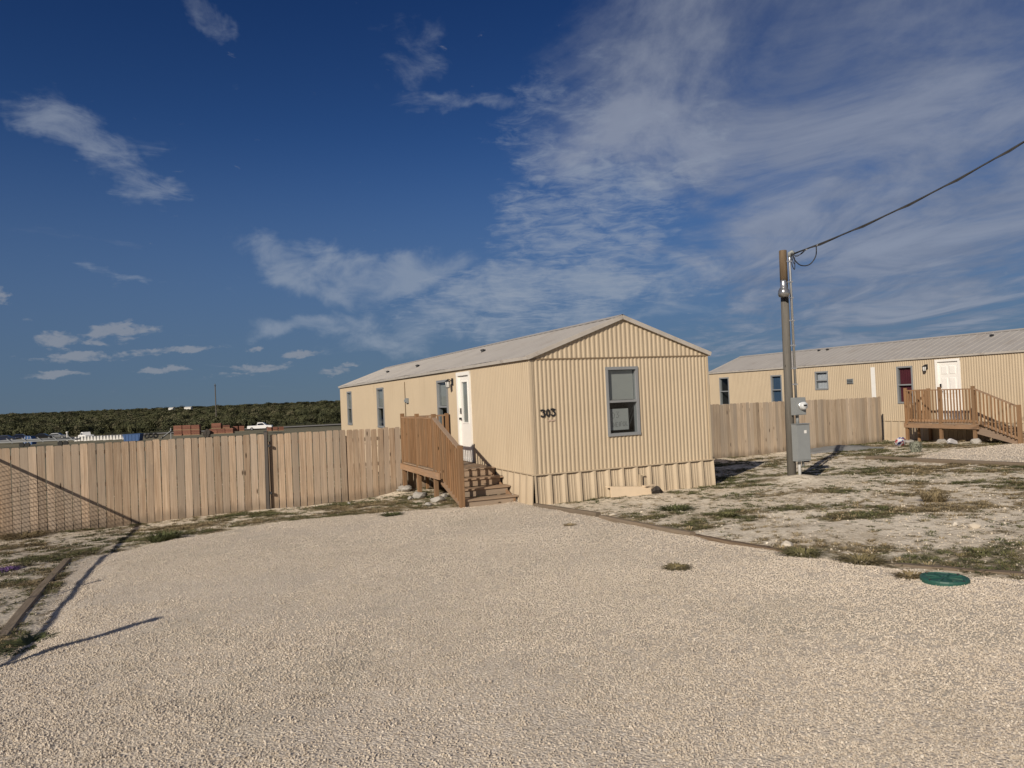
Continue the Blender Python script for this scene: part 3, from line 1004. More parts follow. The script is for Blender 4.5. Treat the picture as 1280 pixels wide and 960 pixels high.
def skirt_panels(home, o, along, nrm, length, zb, s_from, s_to, big):
    """skirting sheets, each lapped over the next; big = with the bold lap ribs of the front"""
    o = Vector(o); along = Vector(along); nrm = Vector(nrm); pw = length / max(1, round(length / 0.325)); i = 0
    rest = MB(); made = False
    while i * pw < length - 1e-3:
        m = MB() if s_from <= i * pw < s_to else rest
        d = 0.042 if big else 0.016
        lean = (random.uniform(-0.012, 0.012) if big else 0)
        pr = [(0.0, d), (0.13, d * 1.05), (0.150, 0.0), (0.24, 0.0), (0.29, 0.011), (0.315, 0.0), (0.42, 0.001), (0.47, 0.011), (0.495, 0.0), (0.60, 0.001), (0.65, 0.011), (0.675, 0.0), (0.80, 0.002), (0.84, 0.006), (0.97, d * 0.9), (1.0, d)]
        vs = []
        for s, dd in pr:
            for z, fl in ((SK - 0.002, 0.0), (zb, 0.055)):
                vs.append(o + along * (i * pw + s * pw + (lean if z == zb else 0)) + nrm * (dd + fl + 0.004) + Vector((0, 0, z)))
        m.add(vs, [(2 * k, 2 * k + 1, 2 * k + 3, 2 * k + 2) for k in range(len(pr) - 1)] + [(2 * len(pr) - 2, 2 * len(pr) - 1, 1 + 0, 0)][:0])
        if m is not rest:
            m.build('skirting_panel', skirtm, home)
        i += 1
    if rest.v:
        stuff(rest.build('skirting', skirtm, home))


def mobile_home(name, label, base, u0, u1, side_open, end_open, zb, lat_range, cat='mobile home'):
    h = thing(name, label, cat, (base.x, base.y, 0), (TILT, 0, YAW), 'beige mobile homes on the lot')
    L = u1 - u0
    # left long wall (faces the porch), runs from u1 to u0 so that its normal is -v
    lt = frame_pts((0, u1, 0), (0, -1, 0), (-1, 0, 0))
    so = [(u1 - b_, u1 - a, z0, z1) for (a, b_, z0, z1) in side_open]
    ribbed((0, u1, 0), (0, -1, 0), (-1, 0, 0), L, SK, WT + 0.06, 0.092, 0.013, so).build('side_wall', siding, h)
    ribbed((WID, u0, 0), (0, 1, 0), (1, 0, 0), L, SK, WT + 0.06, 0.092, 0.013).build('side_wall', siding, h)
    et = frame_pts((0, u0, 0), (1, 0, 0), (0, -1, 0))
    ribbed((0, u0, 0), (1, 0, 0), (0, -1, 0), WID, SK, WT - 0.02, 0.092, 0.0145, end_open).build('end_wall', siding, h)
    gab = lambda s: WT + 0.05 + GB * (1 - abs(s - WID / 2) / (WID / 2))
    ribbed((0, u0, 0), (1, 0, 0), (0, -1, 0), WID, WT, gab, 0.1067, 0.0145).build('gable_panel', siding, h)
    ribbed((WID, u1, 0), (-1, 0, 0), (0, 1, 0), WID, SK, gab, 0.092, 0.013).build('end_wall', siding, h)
    fbox(MB(), et, -0.015, WID + 0.015, 0.0, 0.024, WT - 0.022, WT + 0.004).build('gable_seam', seamm, h)
    fbox(MB(), et, -0.018, WID + 0.018, 0.0, 0.0245, SK - 0.012, SK + 0.004).build('belly_seam', seamm, h)
    fbox(MB(), et, -0.06, WID + 0.06, 0.0, 0.056, SK + 0.0045, SK + 0.026).build('skirting_cap', skirtm, h)
    fbox(MB(), lt, 0, L + 0.05, 0.0, 0.030, SK + 0.0065, SK + 0.024).build('skirting_cap', skirtm, h)
    fbox(MB(), lt, 0, L, 0.0, 0.018, SK - 0.012, SK + 0.006).build('belly_seam', seamm, h)
    # corner trims
    for s in (-0.02, WID - 0.03):
        fbox(MB(), et, s, s + 0.05, -0.03, 0.0225, SK + 0.01, WT + 0.03).build('corner_trim', trimm, h)
    fbox(MB(), lt, 0.0, 0.05, 0.0, 0.02, SK, WT + 0.05).build('corner_trim', trimm, h)
    # skirting
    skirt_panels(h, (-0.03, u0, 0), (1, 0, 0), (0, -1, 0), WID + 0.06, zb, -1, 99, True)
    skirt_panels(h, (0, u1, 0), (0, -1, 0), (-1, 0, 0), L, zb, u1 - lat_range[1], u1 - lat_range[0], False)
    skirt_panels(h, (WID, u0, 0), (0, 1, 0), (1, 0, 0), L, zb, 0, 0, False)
    # roof: two ribbed slopes, ridge cap, edge trims
    ov = 0.07; half = WID / 2
    zr = WT + 0.10 + GB; ze = WT + 0.085
    rprof = [(0.0, 0.0), (0.44, 0.0), (0.47, 1.0), (0.53, 1.0), (0.56, 0.0)]
    for sgn in (-1, 1):
        m = MB(); pr = rib_profile(L + 2 * ov, 0.30, 0.010, rprof)
        xe = half + sgn * (half + ov); zz = ze - ov * GB / half
        for i in range(len(pr) - 1):
            (a, da), (b_, db) = pr[i], pr[i + 1]
            y0_, y1_ = u0 - ov + a, u0 - ov + b_
            sag = lambda yy: -0.012 * math.sin(yy * 1.9) * 0.5
            m.add([(half, y0_, zr + da), (half, y1_, zr + db), (xe, y1_, zz + db + sag(y1_)), (xe, y0_, zz + da + sag(y0_))], [(0, 1, 2, 3) if sgn > 0 else (3, 2, 1, 0)])
        m.build('roof', roofm, h)
        # eave rail
        m = MB(); m.beam((xe - sgn * 0.012, u0 - ov, zz - 0.035), (xe - sgn * 0.012, u1 + ov, zz - 0.035), 0.024, 0.066)
        m.build('eave_trim', roofe, h)
        m = MB(); m.beam((xe - sgn * 0.042, u0 - ov + 0.01, zz - 0.052), (xe - sgn * 0.042, u1 + ov - 0.01, zz - 0.052), 0.035, 0.05)
        m.build('soffit_strip', seamm, h)
        for yy, ex in ((u0 - ov + 0.012, -0.004), (u1 + ov - 0.012, 0.004)):
            m = MB(); m.beam((half, yy + ex, zr - 0.035), (xe + sgn * 0.006, yy + ex, zz - 0.035), 0.03, 0.085, up=(0, 0, 1))
            m.build('rake_trim', roofe, h)
    m = MB(); m.add([(half - .16, u0 - ov, zr - 0.045), (half, u0 - ov, zr + .022), (half + .16, u0 - ov, zr - 0.045), (half - .16, u1 + ov, zr - 0.045), (half, u1 + ov, zr + .022), (half + .16, u1 + ov, zr - 0.045)], [(0, 1, 4, 3), (1, 2, 5, 4)])
    m.build('ridge_cap', roofm, h)
    return h, lt, et


def roof_pipe(h, x, y, kind=0):
    z = WT + 0.10 + GB * (1 - abs(x - WID / 2) / (WID / 2))
    if kind == 0:
        MB().lathe([(0.05, -0.05), (0.05, 0.03), (0.075, 0.03), (0.075, 0.06), (0.0, 0.08)], 10, (x, y, z)).build('roof_vent', blackm, h)
    else:
        MB().lathe([(0.12, -0.05), (0.12, 0.05), (0.16, 0.05), (0.14, 0.10), (0.0, 0.13)], 12, (x, y, z)).build('roof_vent', greyp, h)


def door(h, lt, uh, ul, z0, z1, kind):
    """uh > ul along the wall; kind 'lite' or 'panel'"""
    s0, s1 = uh, ul
    m = MB()
    fbox(m, lt, s0, s0 + 0.085, -0.06, 0.040, z0, z1); fbox(m, lt, s1 - 0.085, s1, -0.06, 0.040, z0, z1); fbox(m, lt, s0, s1, -0.06, 0.042, z1 - 0.085, z1 + 0.003)
    fbox(m, lt, s0, s1, -0.06, 0.05, z0 - 0.03, z0 + 0.012)
    fr = m.build('door_frame', whitep, h)
    a, b_ = s0 + 0.088, s1 - 0.088; zb, zt = z0 + 0.014, z1 - 0.089
    if kind == 'lite':
        w = b_ - a; la, lb = a + w * 0.24, b_ - w * 0.24; lz0, lz1 = zb + (zt - zb) * 0.44, zt - 0.16
        m = MB(); fbox(m, lt, a, la, -0.05, -0.010, zb, zt); fbox(m, lt, lb, b_, -0.05, -0.010, zb, zt); fbox(m, lt, la, lb, -0.05, -0.010, zb, lz0); fbox(m, lt, la, lb, -0.05, -0.010, lz1, zt)
        dr = m.build('door', whitep, h)
        m = MB(); e = 0.03
        fbox(m, lt, la - e, la, -0.012, 0.002, lz0 - e, lz1 + e); fbox(m, lt, lb, lb + e, -0.012, 0.002, lz0 - e, lz1 + e); fbox(m, lt, la, lb, -0.012, 0.001, lz0 - e, lz0); fbox(m, lt, la, lb, -0.012, 0.001, lz1, lz1 + e)
        m.build('glass_surround', whitep, dr)
        sheet(lt, la, lb, -0.026, lz0, lz1).build('pane', glassm, dr)
        m = MB(); zz = lz0
        while zz < lz1 - 0.02:
            m.add([lt(la, -0.046, zz), lt(lb, -0.046, zz), lt(lb, -0.038, zz + 0.02), lt(la, -0.038, zz + 0.02)], [(0, 1, 2, 3)]); zz += 0.02
        m.build('blind', blindm, dr)
    else:
        fbox(MB(), lt, a, b_, -0.05, -0.016, zb, zt).build('door', whitep, h)
        dr = h.children[-1]
        w = b_ - a
        for (f0, f1) in ((0.14, 0.46), (0.54, 0.86)):
            for (g0, g1) in ((0.06, 0.36), (0.44, 0.72), (0.78, 0.93)):
                pa, pb = a + w * f0, a + w * f1; za, zc_ = zb + (zt - zb) * g0, zb + (zt - zb) * g1
                m = MB(); e = 0.022
                m.add([lt(pa, -0.0155, za), lt(pb, -0.0155, za), lt(pb, -0.0155, zc_), lt(pa, -0.0155, zc_), lt(pa + e, -0.004, za + e), lt(pb - e, -0.004, za + e), lt(pb - e, -0.004, zc_ - e), lt(pa + e, -0.004, zc_ - e)],
                      [(4, 5, 6, 7), (0, 1, 5, 4), (1, 2, 6, 5), (2, 3, 7, 6), (3, 0, 4, 7)])
                m.build('door_panel', whitep, dr)
    hs = a + 0.07
    m = MB(); m.tube([lt(hs, -0.012, zb + 0.98), lt(hs, 0.045, zb + 0.98)], 0.028, 10); m.tube([lt(hs, 0.04, zb + 0.98), lt(hs + 0.11, 0.045, zb + 0.975)], 0.011, 6)
    m.build('handle', blackm, dr)
    m = MB(); m.tube([lt(hs, -0.012, zb + 1.16), lt(hs, 0.012, zb + 1.16)], 0.032, 10); fbox(m, lt, hs - .03, hs + .03, -0.01, 0.010, zb + 1.10, zb + 1.24)
    m.build('deadbolt', blackm, dr)
    return fr


def seg_digit(pts, T, s, z, w, h, sw, depth, closed=False):
    """a painted-on numeral drawn as one thick stroke on the wall"""
    m = MB(); P_ = [(s + a * w, z + b_ * h) for a, b_ in pts]
    L_ = []; R_ = []
    n = len(P_)
    for i, (a, b_) in enumerate(P_):
        if closed: q0, q1 = P_[i - 1], P_[(i + 1) % n]
        else: q0, q1 = P_[max(i - 1, 0)], P_[min(i + 1, n - 1)]
        dx_, dz_ = q1[0] - q0[0], q1[1] - q0[1]; l = math.hypot(dx_, dz_) or 1
        L_.append((a - dz_ / l * sw / 2, b_ + dx_ / l * sw / 2)); R_.append((a + dz_ / l * sw / 2, b_ - dx_ / l * sw / 2))
    d0, d1 = depth
    rng = range(n) if closed else range(n - 1)
    for i in rng:
        j = (i + 1) % n
        q = [L_[i], R_[i], R_[j], L_[j]]
        m.add([T(a, d0, b_) for a, b_ in q] + [T(a, d1, b_) for a, b_ in q], [(0, 1, 2, 3), (7, 6, 5, 4), (0, 4, 5, 1), (1, 5, 6, 2), (2, 6, 7, 3), (3, 7, 4, 0)])
    return m


THREE = [(0.05, 0.80), (0.05, 0.93), (0.45, 0.95), (0.88, 0.93), (0.50, 0.60), (0.78, 0.52), (0.90, 0.33), (0.82, 0.13), (0.50, 0.04), (0.20, 0.07), (0.06, 0.24)]
ZERO = [(0.5 + 0.36 * math.sin(t * 6.283 / 14), 0.5 + 0.45 * math.cos(t * 6.283 / 14)) for t in range(14)]

# ---- the near home
WZ0, WZ1 = 1.275, 2.64
so1 = [(3.40, 4.36, 0.66, 2.80), (5.16, 6.00, WZ0, WZ1), (12.25, 13.20, WZ0, WZ1), (17.95, 18.85, WZ0, WZ1)]
eo1 = [(1.71, 2.45, 1.265, 2.645)]
home1, lt1, et1 = mobile_home('mobile_home', 'beige ribbed mobile home with black number 303 on its end wall', H1, 0.0, 20.5, so1, eo1, -0.35, (0.0, 7.0))
fr = door(home1, lt1, 20.5 - 4.36, 20.5 - 3.40, 0.66, 2.80, 'lite')
window(home1, lt1, 20.5 - 6.00, 20.5 - 5.16, WZ0, WZ1, (blindm, 'slats'))
for a, b_ in ((12.25, 13.20), (17.95, 18.85)):
    window(home1, lt1, 20.5 - b_, 20.5 - a, WZ0, WZ1, (blindm, 'slats'))
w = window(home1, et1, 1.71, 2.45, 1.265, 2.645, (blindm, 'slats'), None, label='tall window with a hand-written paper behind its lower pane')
fbox(MB(), et1, 1.775, 2.245, -0.062, -0.058, 1.36, 1.80).build('paper_sign', paperm, w)
ps = w.children[-1]
# the faint marker writing on the sheet
hand = [('0', 1.83, 1.60, 0.09, 0.13), ('3', 1.94, 1.61, 0.09, 0.13), ('I', 1.83, 1.43, 0.03, 0.09), ('N', 1.87, 1.43, 0.05, 0.09), ('E', 1.94, 1.43, 0.045, 0.09), ('I', 2.00, 1.435, 0.03, 0.09), ('F', 2.04, 1.435, 0.045, 0.09), ('O', 2.10, 1.44, 0.06, 0.09), ('L', 2.18, 1.445, 0.04, 0.09)]
GL = {'0': [(0.2, 0.1), (0.1, 0.6), (0.4, 1), (0.9, 0.7), (0.7, 0.1), (0.3, 0.05)], '3': [(0.1, 0.95), (0.8, 0.95), (0.4, 0.55), (0.85, 0.4), (0.5, 0.0), (0.05, 0.1)], 'I': [(0.5, 0), (0.5, 1)], 'N': [(0, 0), (0, 1), (1, 0), (1, 1)],
      'E': [(1, 1), (0, 1), (0, 0.5), (0.8, 0.5), (0, 0.5), (0, 0), (1, 0)], 'F': [(1, 1), (0, 1), (0, 0.5), (0.8, 0.5), (0, 0.5), (0, 0)], 'O': [(0.2, 0), (0, 0.6), (0.5, 1), (1, 0.5), (0.7, 0), (0.2, 0)], 'L': [(0, 1), (0, 0), (1, 0)]}
mw = MB()
for chx, s, z, ww, hh_ in hand:
    q = seg_digit(GL[chx], et1, s, z, ww, hh_, 0.009, (-0.0575, -0.0560)); mw.add(q.v, q.f)
stuff(mw.build('marker_writing', inkm, w))
for k, (pts, cl) in enumerate(((THREE, False), (ZERO, True), (THREE, False))):
    seg_digit(pts, et1, 0.185 + k * 0.112, 1.715 + 0.006 * k, 0.098, 0.146, 0.027 if cl else 0.032, (0.016, 0.027), cl).build('house_number', blackm, home1)
fbox(MB(), et1, 0.335, 0.50, 0.018, 0.0215, 1.625, 1.655).build('sticker_residue', M_plain('sticker_residue', (0.45, 0.34, 0.26), 0.7, var=0.4, nscale=30), home1)
lantern(home1, lt1, 20.5 - 4.72, 2.60)
# cable and outside socket on the long wall
MB().tube([lt1(20.5 - 9.35, 0.022, 2.75), lt1(20.5 - 9.36, 0.022, 2.2), lt1(20.5 - 9.38, 0.022, 0.9)], 0.012, 6).build('wall_cable', seamm, home1)
m = MB(); fbox(m, lt1, 20.5 - 9.2, 20.5 - 8.98, 0.012, 0.07, 2.09, 2.24); fbox(m, lt1, 20.5 - 9.16, 20.5 - 9.06, 0.07, 0.11, 2.12, 2.2)
m.build('junction_box', greyp, home1)
for x, y, k_ in ((0.9, 15.2, 0), (0.9, 11.0, 0), (1.2, 5.6, 0)): roof_pipe(home1, x, y, k_)
# tap pipe through the front skirting
m = MB(); fbox(m, et1, 2.34, 2.38, 0.08, 0.11, 0.18, 0.42); m.tube([et1(2.41, 0.08, 0.05), et1(2.41, 0.08, 0.40), et1(2.46, 0.10, 0.42)], 0.016, 6)
m.build('tap_pipe', trimm, home1)

# ---- the far home
so2 = [(2.08, 3.02, 0.68, 2.80), (3.96, 4.60, WZ0, 2.62), (7.93, 8.60, 1.89, 2.62), (10.60, 11.25, WZ0, 2.58), (14.20, 14.88, 1.27, 2.62)]
home2, lt2, et2 = mobile_home('mobile_home', 'beige ribbed mobile home with six-panel white door and maroon curtain', H2, -4.5, 15.7, so2, [], -0.45, (-1.5, 6.0))
door(home2, lt2, 15.7 - 3.02, 15.7 - 2.08, 0.68, 2.80, 'panel')
window(home2, lt2, 15.7 - 4.60, 15.7 - 3.96, WZ0, 2.62, (maroon, 'curtain'), (maroon, 'curtain'), label='window with a maroon curtain')
window(home2, lt2, 15.7 - 8.60, 15.7 - 7.93, 1.89, 2.62, (lacecur, 'arch'), (lacecur, 'curtain'), label='small window with lace curtains')
window(home2, lt2, 15.7 - 11.25, 15.7 - 10.60, WZ0, 2.58, (bluecur, 'arch'), (bluecur, 'curtain'), label='window with a blue curtain')
window(home2, lt2, 15.7 - 14.88, 15.7 - 14.20, 1.27, 2.62, None, None, label='dark window without curtains')
lantern(home2, lt2, 15.7 - 3.36, 2.58)
m = MB(); fbox(m, lt2, 15.7 - 6.94, 15.7 - 6.63, 0.012, 0.045, 2.07, 2.27)
vt = m.build('wall_vent', greyp, home2)
for k in range(3): fbox(MB(), lt2, 15.7 - 6.92, 15.7 - 6.65, 0.045, 0.060, 2.09 + k * 0.06, 2.115 + k * 0.06).build('louvre', blackm, vt)
fbox(MB(), lt2, 15.7 - 5.77, 15.7 - 5.58, 0.012, 0.03, 0.95, 2.68).build('white_filler_strip', whited, home2)
for x, y, k_ in ((1.8, 9.6, 0), (1.8, 10.1, 0), (1.6, 2.0, 0)): roof_pipe(home2, x, y, k_)


# ------------------------------------------------------------------ porches
def board_mesh(name, w, h, l, mat, axis='z', ch=0.004):
    """a squared board with eased edges, length along an axis, origin at its start"""
    m = MB()
    a, b_ = w / 2, h / 2
    ring = [(-a + ch, -b_), (a - ch, -b_), (a, -b_ + ch), (a, b_ - ch), (a - ch, b_), (-a + ch, b_), (-a, b_ - ch), (-a, -b_ + ch)]
    f = {'z': lambda t: (lambda p, q: (p, q, t)), 'y': lambda t: (lambda p, q: (p, t, q)), 'x': lambda t: (lambda p, q: (t, p, q))}[axis]
    m.prism(ring, f(0), f(l))
    return m.mesh(name, mat)


def porch(name, label, base, posts, nosing, newel_u, foot_z, near_wall=-0.10, newel_z=-0.12):
    p = thing(name, label, 'porch', (base.x, base.y, 0), (TILT, 0, YAW), 'stained timber porches')
    ue, um, uc = posts; vo = -1.27; dz = 0.62
    gzl = lambda v, u: gzf(*((base.x + VV.x * v + UV.x * u), (base.y + VV.y * v + UV.y * u))) if False else gzf(base.x + VV.x * v + UV.x * u, base.y + VV.y * v + UV.y * u) - u * TILT
    pm = board_mesh('post', 0.09, 0.09, 1.0, deckw)
    # outer posts run from footing to above the rail; the wall-side pair too
    for u in posts:
        z0 = gzl(vo, u) + 0.05
        link('post', pm, p, (vo, u, z0), None, (1, 1, 1.84 - z0))
        ft = stone_mesh('footing', concrete, 2, int(u * 31) + 5, 0.6, 0.15)
        link('footing', ft, p, (vo, u, gzl(vo, u) + 0.06), (0, 0, u), (0.42, 0.40, 0.36))
    for u in (ue,):
        link('post', pm, p, (near_wall, u, gzl(near_wall, u) - 0.05), None, (1, 1, 1.84 - gzl(near_wall, u)))
        link('post', pm, p, ((vo + near_wall) / 2, u, gzl(vo, u) - 0.05), None, (0.8, 0.8, 1.80 - gzl(vo, u)))
    z0n = gzl(vo, newel_u) - 0.05
    link('newel_post', pm, p, (vo, newel_u, z0n), None, (1.1, 1.1, 1.22 - z0n))
    # deck boards run away from the wall
    bm_ = board_mesh('deck_board', 0.132, 0.030, -vo - 0.03, deckh, 'x')
    u = nosing + 0.066
    while u < ue + 0.05:
        link('deck_board', bm_, p, (vo - 0.03, u, dz - 0.015 + random.uniform(-0.002, 0.002))); u += 0.139
    # rim joists
    MB().beam((vo - 0.067, nosing, dz - 0.105), (vo - 0.067, ue + 0.06, dz - 0.105), 0.038, 0.145).build('rim_joist', deckr, p)
    MB().beam((vo - 0.02, ue + 0.075, dz - 0.105), (-0.06, ue + 0.075, dz - 0.105), 0.038, 0.145).build('rim_joist', deckr, p)
    MB().beam((-0.075, nosing + 0.05, dz - 0.105), (-0.075, ue + 0.05, dz - 0.105), 0.038, 0.145).build('rim_joist', deckr, p)
    # rails and balusters, outer side
    rail = lambda a, b_, w, h_, nm='handrail': MB().beam(a, b_, w, h_).build(nm, deckr, p)
    for a, b_ in ((ue, um), (um, uc)):
        rail((vo, a - 0.045, 1.745), (vo, b_ + 0.045, 1.745), 0.085, 0.036)
        rail((vo, a - 0.045, dz + 0.085), (vo, b_ + 0.045, dz + 0.085), 0.036, 0.07, 'bottom_rail')
    rail((vo + 0.045, ue, 1.745), (near_wall - 0.045, ue, 1.745), 0.085, 0.036)
    rail((vo + 0.045, ue, dz + 0.085), (near_wall - 0.045, ue, dz + 0.085), 0.036, 0.07, 'bottom_rail')
    bal = board_mesh('baluster', 0.036, 0.036, 1.0, deckw)

    def bals(pa, pb, n, zb0, zb1, zt0, zt1):
        for k in range(n):
            t = (k + 0.5) / n; q = Vector(pa).lerp(Vector(pb), t); a = zb0 + (zb1 - zb0) * t; b_ = zt0 + (zt1 - zt0) * t
            link('baluster', bal, p, (q.x - 0.037 if abs(pa[0] - pb[0]) < 0.01 else q.x, q.y if abs(pa[0] - pb[0]) < 0.01 else q.y - 0.037, a), None, (1, 1, b_ - a))
    bals((vo, ue - 0.05, 0), (vo, um + 0.05, 0), 10, dz + 0.03, dz + 0.03, 1.73, 1.73)
    bals((vo, um - 0.05, 0), (vo, uc + 0.05, 0), 10, dz + 0.03, dz + 0.03, 1.73, 1.73)
    bals((vo + 0.05, ue, 0), (near_wall - 0.05, ue, 0), 8, dz + 0.03, dz + 0.03, 1.73, 1.73)
    # stairs
    run = uc - newel_u
    zs0 = 1.745; zs1 = 1.17
    for nm, dzr, w_, h_ in (('handrail', 0.0, 0.085, 0.036),):
        rail((vo, uc - 0.04, zs0), (vo, newel_u + 0.04, zs1), w_, h_, nm)
    gb = gzl(vo, newel_u)
    rail((vo, uc - 0.04, dz + 0.08), (vo, newel_u + 0.04, gb + 0.16), 0.036, 0.07, 'bottom_rail')
    bals((vo, uc - 0.06, 0), (vo, newel_u + 0.06, 0), 11, dz + 0.03, gb + 0.12, 1.73, 1.16)
    slope = (dz - 0.10 - gb) / max(0.3, (nosing + 0.25 - newel_u))
    for v in (vo + 0.065, near_wall - 0.03):
        m = MB(); a = [(nosing + 0.28, dz - 0.04), (newel_u + 0.02, gb + 0.10), (newel_u + 0.02, gb - 0.03), (newel_u + 0.16, gb - 0.03), (nosing + 0.28, dz - 0.30)]
        m.prism(a, lambda q, z: (v - 0.019, q, z), lambda q, z: (v + 0.019, q, z)); m.build('stringer', deckr, p)
    ns = 4
    tr = board_mesh('tread', 0.30, 0.036, near_wall + 0.02 - vo - 0.02, deckh, 'x')
    rs = (dz - gb) / ns; td = (nosing - newel_u - 0.02) / (ns - 1)
    for k in range(1, ns):
        z = dz - rs * k; u = nosing - td * k
        link('tread', tr, p, (vo + 0.05, u + 0.14, z - 0.018), None, (1, 1, 1))
    for k in range(ns):
        u = nosing - td * k + 0.02; zt = dz - rs * k - 0.037
        m = MB(); fbox(m, lambda s, d, z: Vector((s, d, z)), vo + 0.06, near_wall, u, u + 0.025, zt - rs + 0.037 - (0.06 if k == ns - 1 else 0), zt)
        m.build('riser', deckh, p)
    return p


porch1 = porch('timber_porch', 'stained timber porch and steps at the half-glazed door of home 303', H1, (5.05, 3.73, 2.40), 1.92, 0.72, 0)
porch2 = porch('timber_porch', 'stained timber porch and steps at the six-panel door behind the pole', H2, (3.28, 1.98, 0.80), 0.62, -0.62, 0)


# ------------------------------------------------------------------ board fences
def picket_mesh(name, mat, w, h, ear=0.025, t=0.017, seed=0):
    r = random.Random(seed); m = MB()
    poly = [(-w / 2, -0.05), (w / 2, -0.05), (w / 2 + r.uniform(-.002, .002), h - ear), (w / 2 - ear * 0.8, h), (-w / 2 + ear * 0.8, h), (-w / 2 + r.uniform(-.002, .002), h - ear)]
    m.prism(poly, lambda a, b_: (a, 0, b_), lambda a, b_: (a, t, b_))
    return m.mesh(name, mat)


def fence(name, label, pts, heights, mat, pitch, back, topz=None):
    """pts = corners; pickets stand on the viewer's side of the rails; one object per picket"""
    f = thing(name, label, 'fence', (pts[0][0], pts[0][1], gzf(*pts[0])), group=None)
    ox, oy, oz = f.location
    kinds_ = [picket_mesh('picket', mat, pitch - 0.004, 1.0, 0.018, seed=i) for i in range(5)]
    for i in range(len(pts) - 1):
        a = Vector((*pts[i], 0)); b_ = Vector((*pts[i + 1], 0)); d = b_ - a; L = d.length; d.normalize()
        n_ = Vector((-d.y, d.x, 0)) * back
        ang = math.atan2(d.y, d.x); n = int(L / pitch)
        for k in range(n):
            s = (k + 0.5) * L / n; q = a + d * s; t = s / L
            hgt = heights[i][0] + (heights[i][1] - heights[i][0]) * t
            z = gzf(q.x, q.y) + 0.02
            if topz is not None: hgt = topz - z
            link('picket', kinds_[(k * 7 + i) % 5], f, (q.x - ox, q.y - oy, z - oz + random.uniform(-0.004, 0.004)), (random.uniform(-.006, .006), random.uniform(-0.006, 0.006), ang + (math.pi if back < 0 else 0) + random.uniform(-0.02, 0.02)), (random.uniform(0.945, 0.99), 1, hgt + random.uniform(-0.012, 0.012)))
        for fr_ in (0.14, 0.50, 0.88):
            za = gzf(a.x, a.y) + heights[i][0] * fr_; zb_ = gzf(b_.x, b_.y) + heights[i][1] * fr_
            o_ = n_ * 0.042
            MB().beam(a + o_ + Vector((-ox, -oy, za - oz)), b_ + o_ + Vector((-ox, -oy, zb_ - oz)), 0.038, 0.088).build('rail', mat, f)
        np_ = max(1, round(L / 2.4))
        for k in range(np_ + 1):
            q = a + d * (L * k / np_) + n_ * 0.11; z0 = gzf(q.x, q.y)
            link('post', board_mesh('post', 0.088, 0.088, 1.0, mat), f, (q.x - ox, q.y - oy, z0 - 0.1 - oz), (0, 0, ang), (1, 1, heights[i][0] - 0.08))
    return f


fy = lambda x: 17.30 + 0.4307 * (x + 5.80)
FL = [(-14.2, fy(-14.2)), (-10.0, fy(-10.0)), (-5.84, fy(-5.84))]
FG = [(-5.72, fy(-5.72)), (-4.09, fy(-4.09))]
FR_ = [(-4.08, fy(-4.08) + 0.005), h1w(-0.06, 5.36)]
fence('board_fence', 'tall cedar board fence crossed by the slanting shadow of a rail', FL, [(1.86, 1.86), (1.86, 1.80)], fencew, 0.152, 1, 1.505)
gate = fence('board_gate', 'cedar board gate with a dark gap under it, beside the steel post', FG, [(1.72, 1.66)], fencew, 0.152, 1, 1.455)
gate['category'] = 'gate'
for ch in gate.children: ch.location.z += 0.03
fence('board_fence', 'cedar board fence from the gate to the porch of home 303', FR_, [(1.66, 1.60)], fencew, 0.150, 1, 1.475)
gp_ = Vector((-5.78, fy(-5.78) - 0.05, 0)); gp_.z = gzf(gp_.x, gp_.y)
ft = thing('steel_gate_post', 'dark steel gate post standing between the board fence and the gate', 'post', gp_)
fbox(MB(), lambda s, d, z: Vector((s, d, z)), -0.036, 0.036, -0.036, 0.036, -0.1, 1.80).build('post_shaft', M_plain('post_dark_steel', (0.075, 0.065, 0.058), 0.5, 0.4), ft)
fbox(MB(), lambda s, d, z: Vector((s, d, z)), -0.041, 0.041, -0.041, 0.041, 1.80, 1.825).build('post_cap', blackm, ft)
for z in (0.35, 1.45):
    fbox(MB(), lambda s, d, z_: Vector((s, d, z_)), 0.036, 0.10, -0.02, 0.02, z, z + 0.06).build('hinge', blackm, ft)
FB = [h1w(4.40, 7.6), (6.23, 23.56), (13.62, 27.45)]
fence('board_fence', 'weathered board fence running between the two mobile homes', FB, [(1.74, 1.74), (1.74, 1.66)], fencew2, 0.146, 1)

# ------------------------------------------------------------------ chain-link fence beside the drive
CA = Vector((-5.99, 2.91, 0)); CB = Vector((-10.87, 15.10, 0))
cd_ = (CB - CA).normalized(); CL = (CB - CA).length
cf = thing('chain_link_fence', 'galvanised chain-link fence running from the drive to the board fence', 'fence', (CA.x, CA.y, gzf(CA.x, CA.y)))
loc_ = lambda s, z: Vector((cd_.x * s, cd_.y * s, gzf(CA.x + cd_.x * s, CA.y + cd_.y * s) - gzf(CA.x, CA.y) + z))
for s, hgt, r in ((0.0, 2.50, 0.058), (3.5, 1.95, 0.026), (6.9, 1.95, 0.024), (10.3, 1.95, 0.024), (CL - 0.05, 1.95, 0.036)):
    MB().tube([loc_(s, -0.1), loc_(s, hgt)], r, 10).build('post', steel, cf)
    q = loc_(s, hgt); MB().lathe([(r + 0.006, -0.03), (r + 0.006, 0.01), (0.0, 0.035)], 10, q).build('post_cap', steel, cf)
MB().tube([loc_(s, 1.80) for s in np.linspace(0, CL - 0.05, 8)], 0.034, 8).build('top_rail', steel, cf)
m = MB(); ms = 0.095; nrow = int(1.76 / ms)
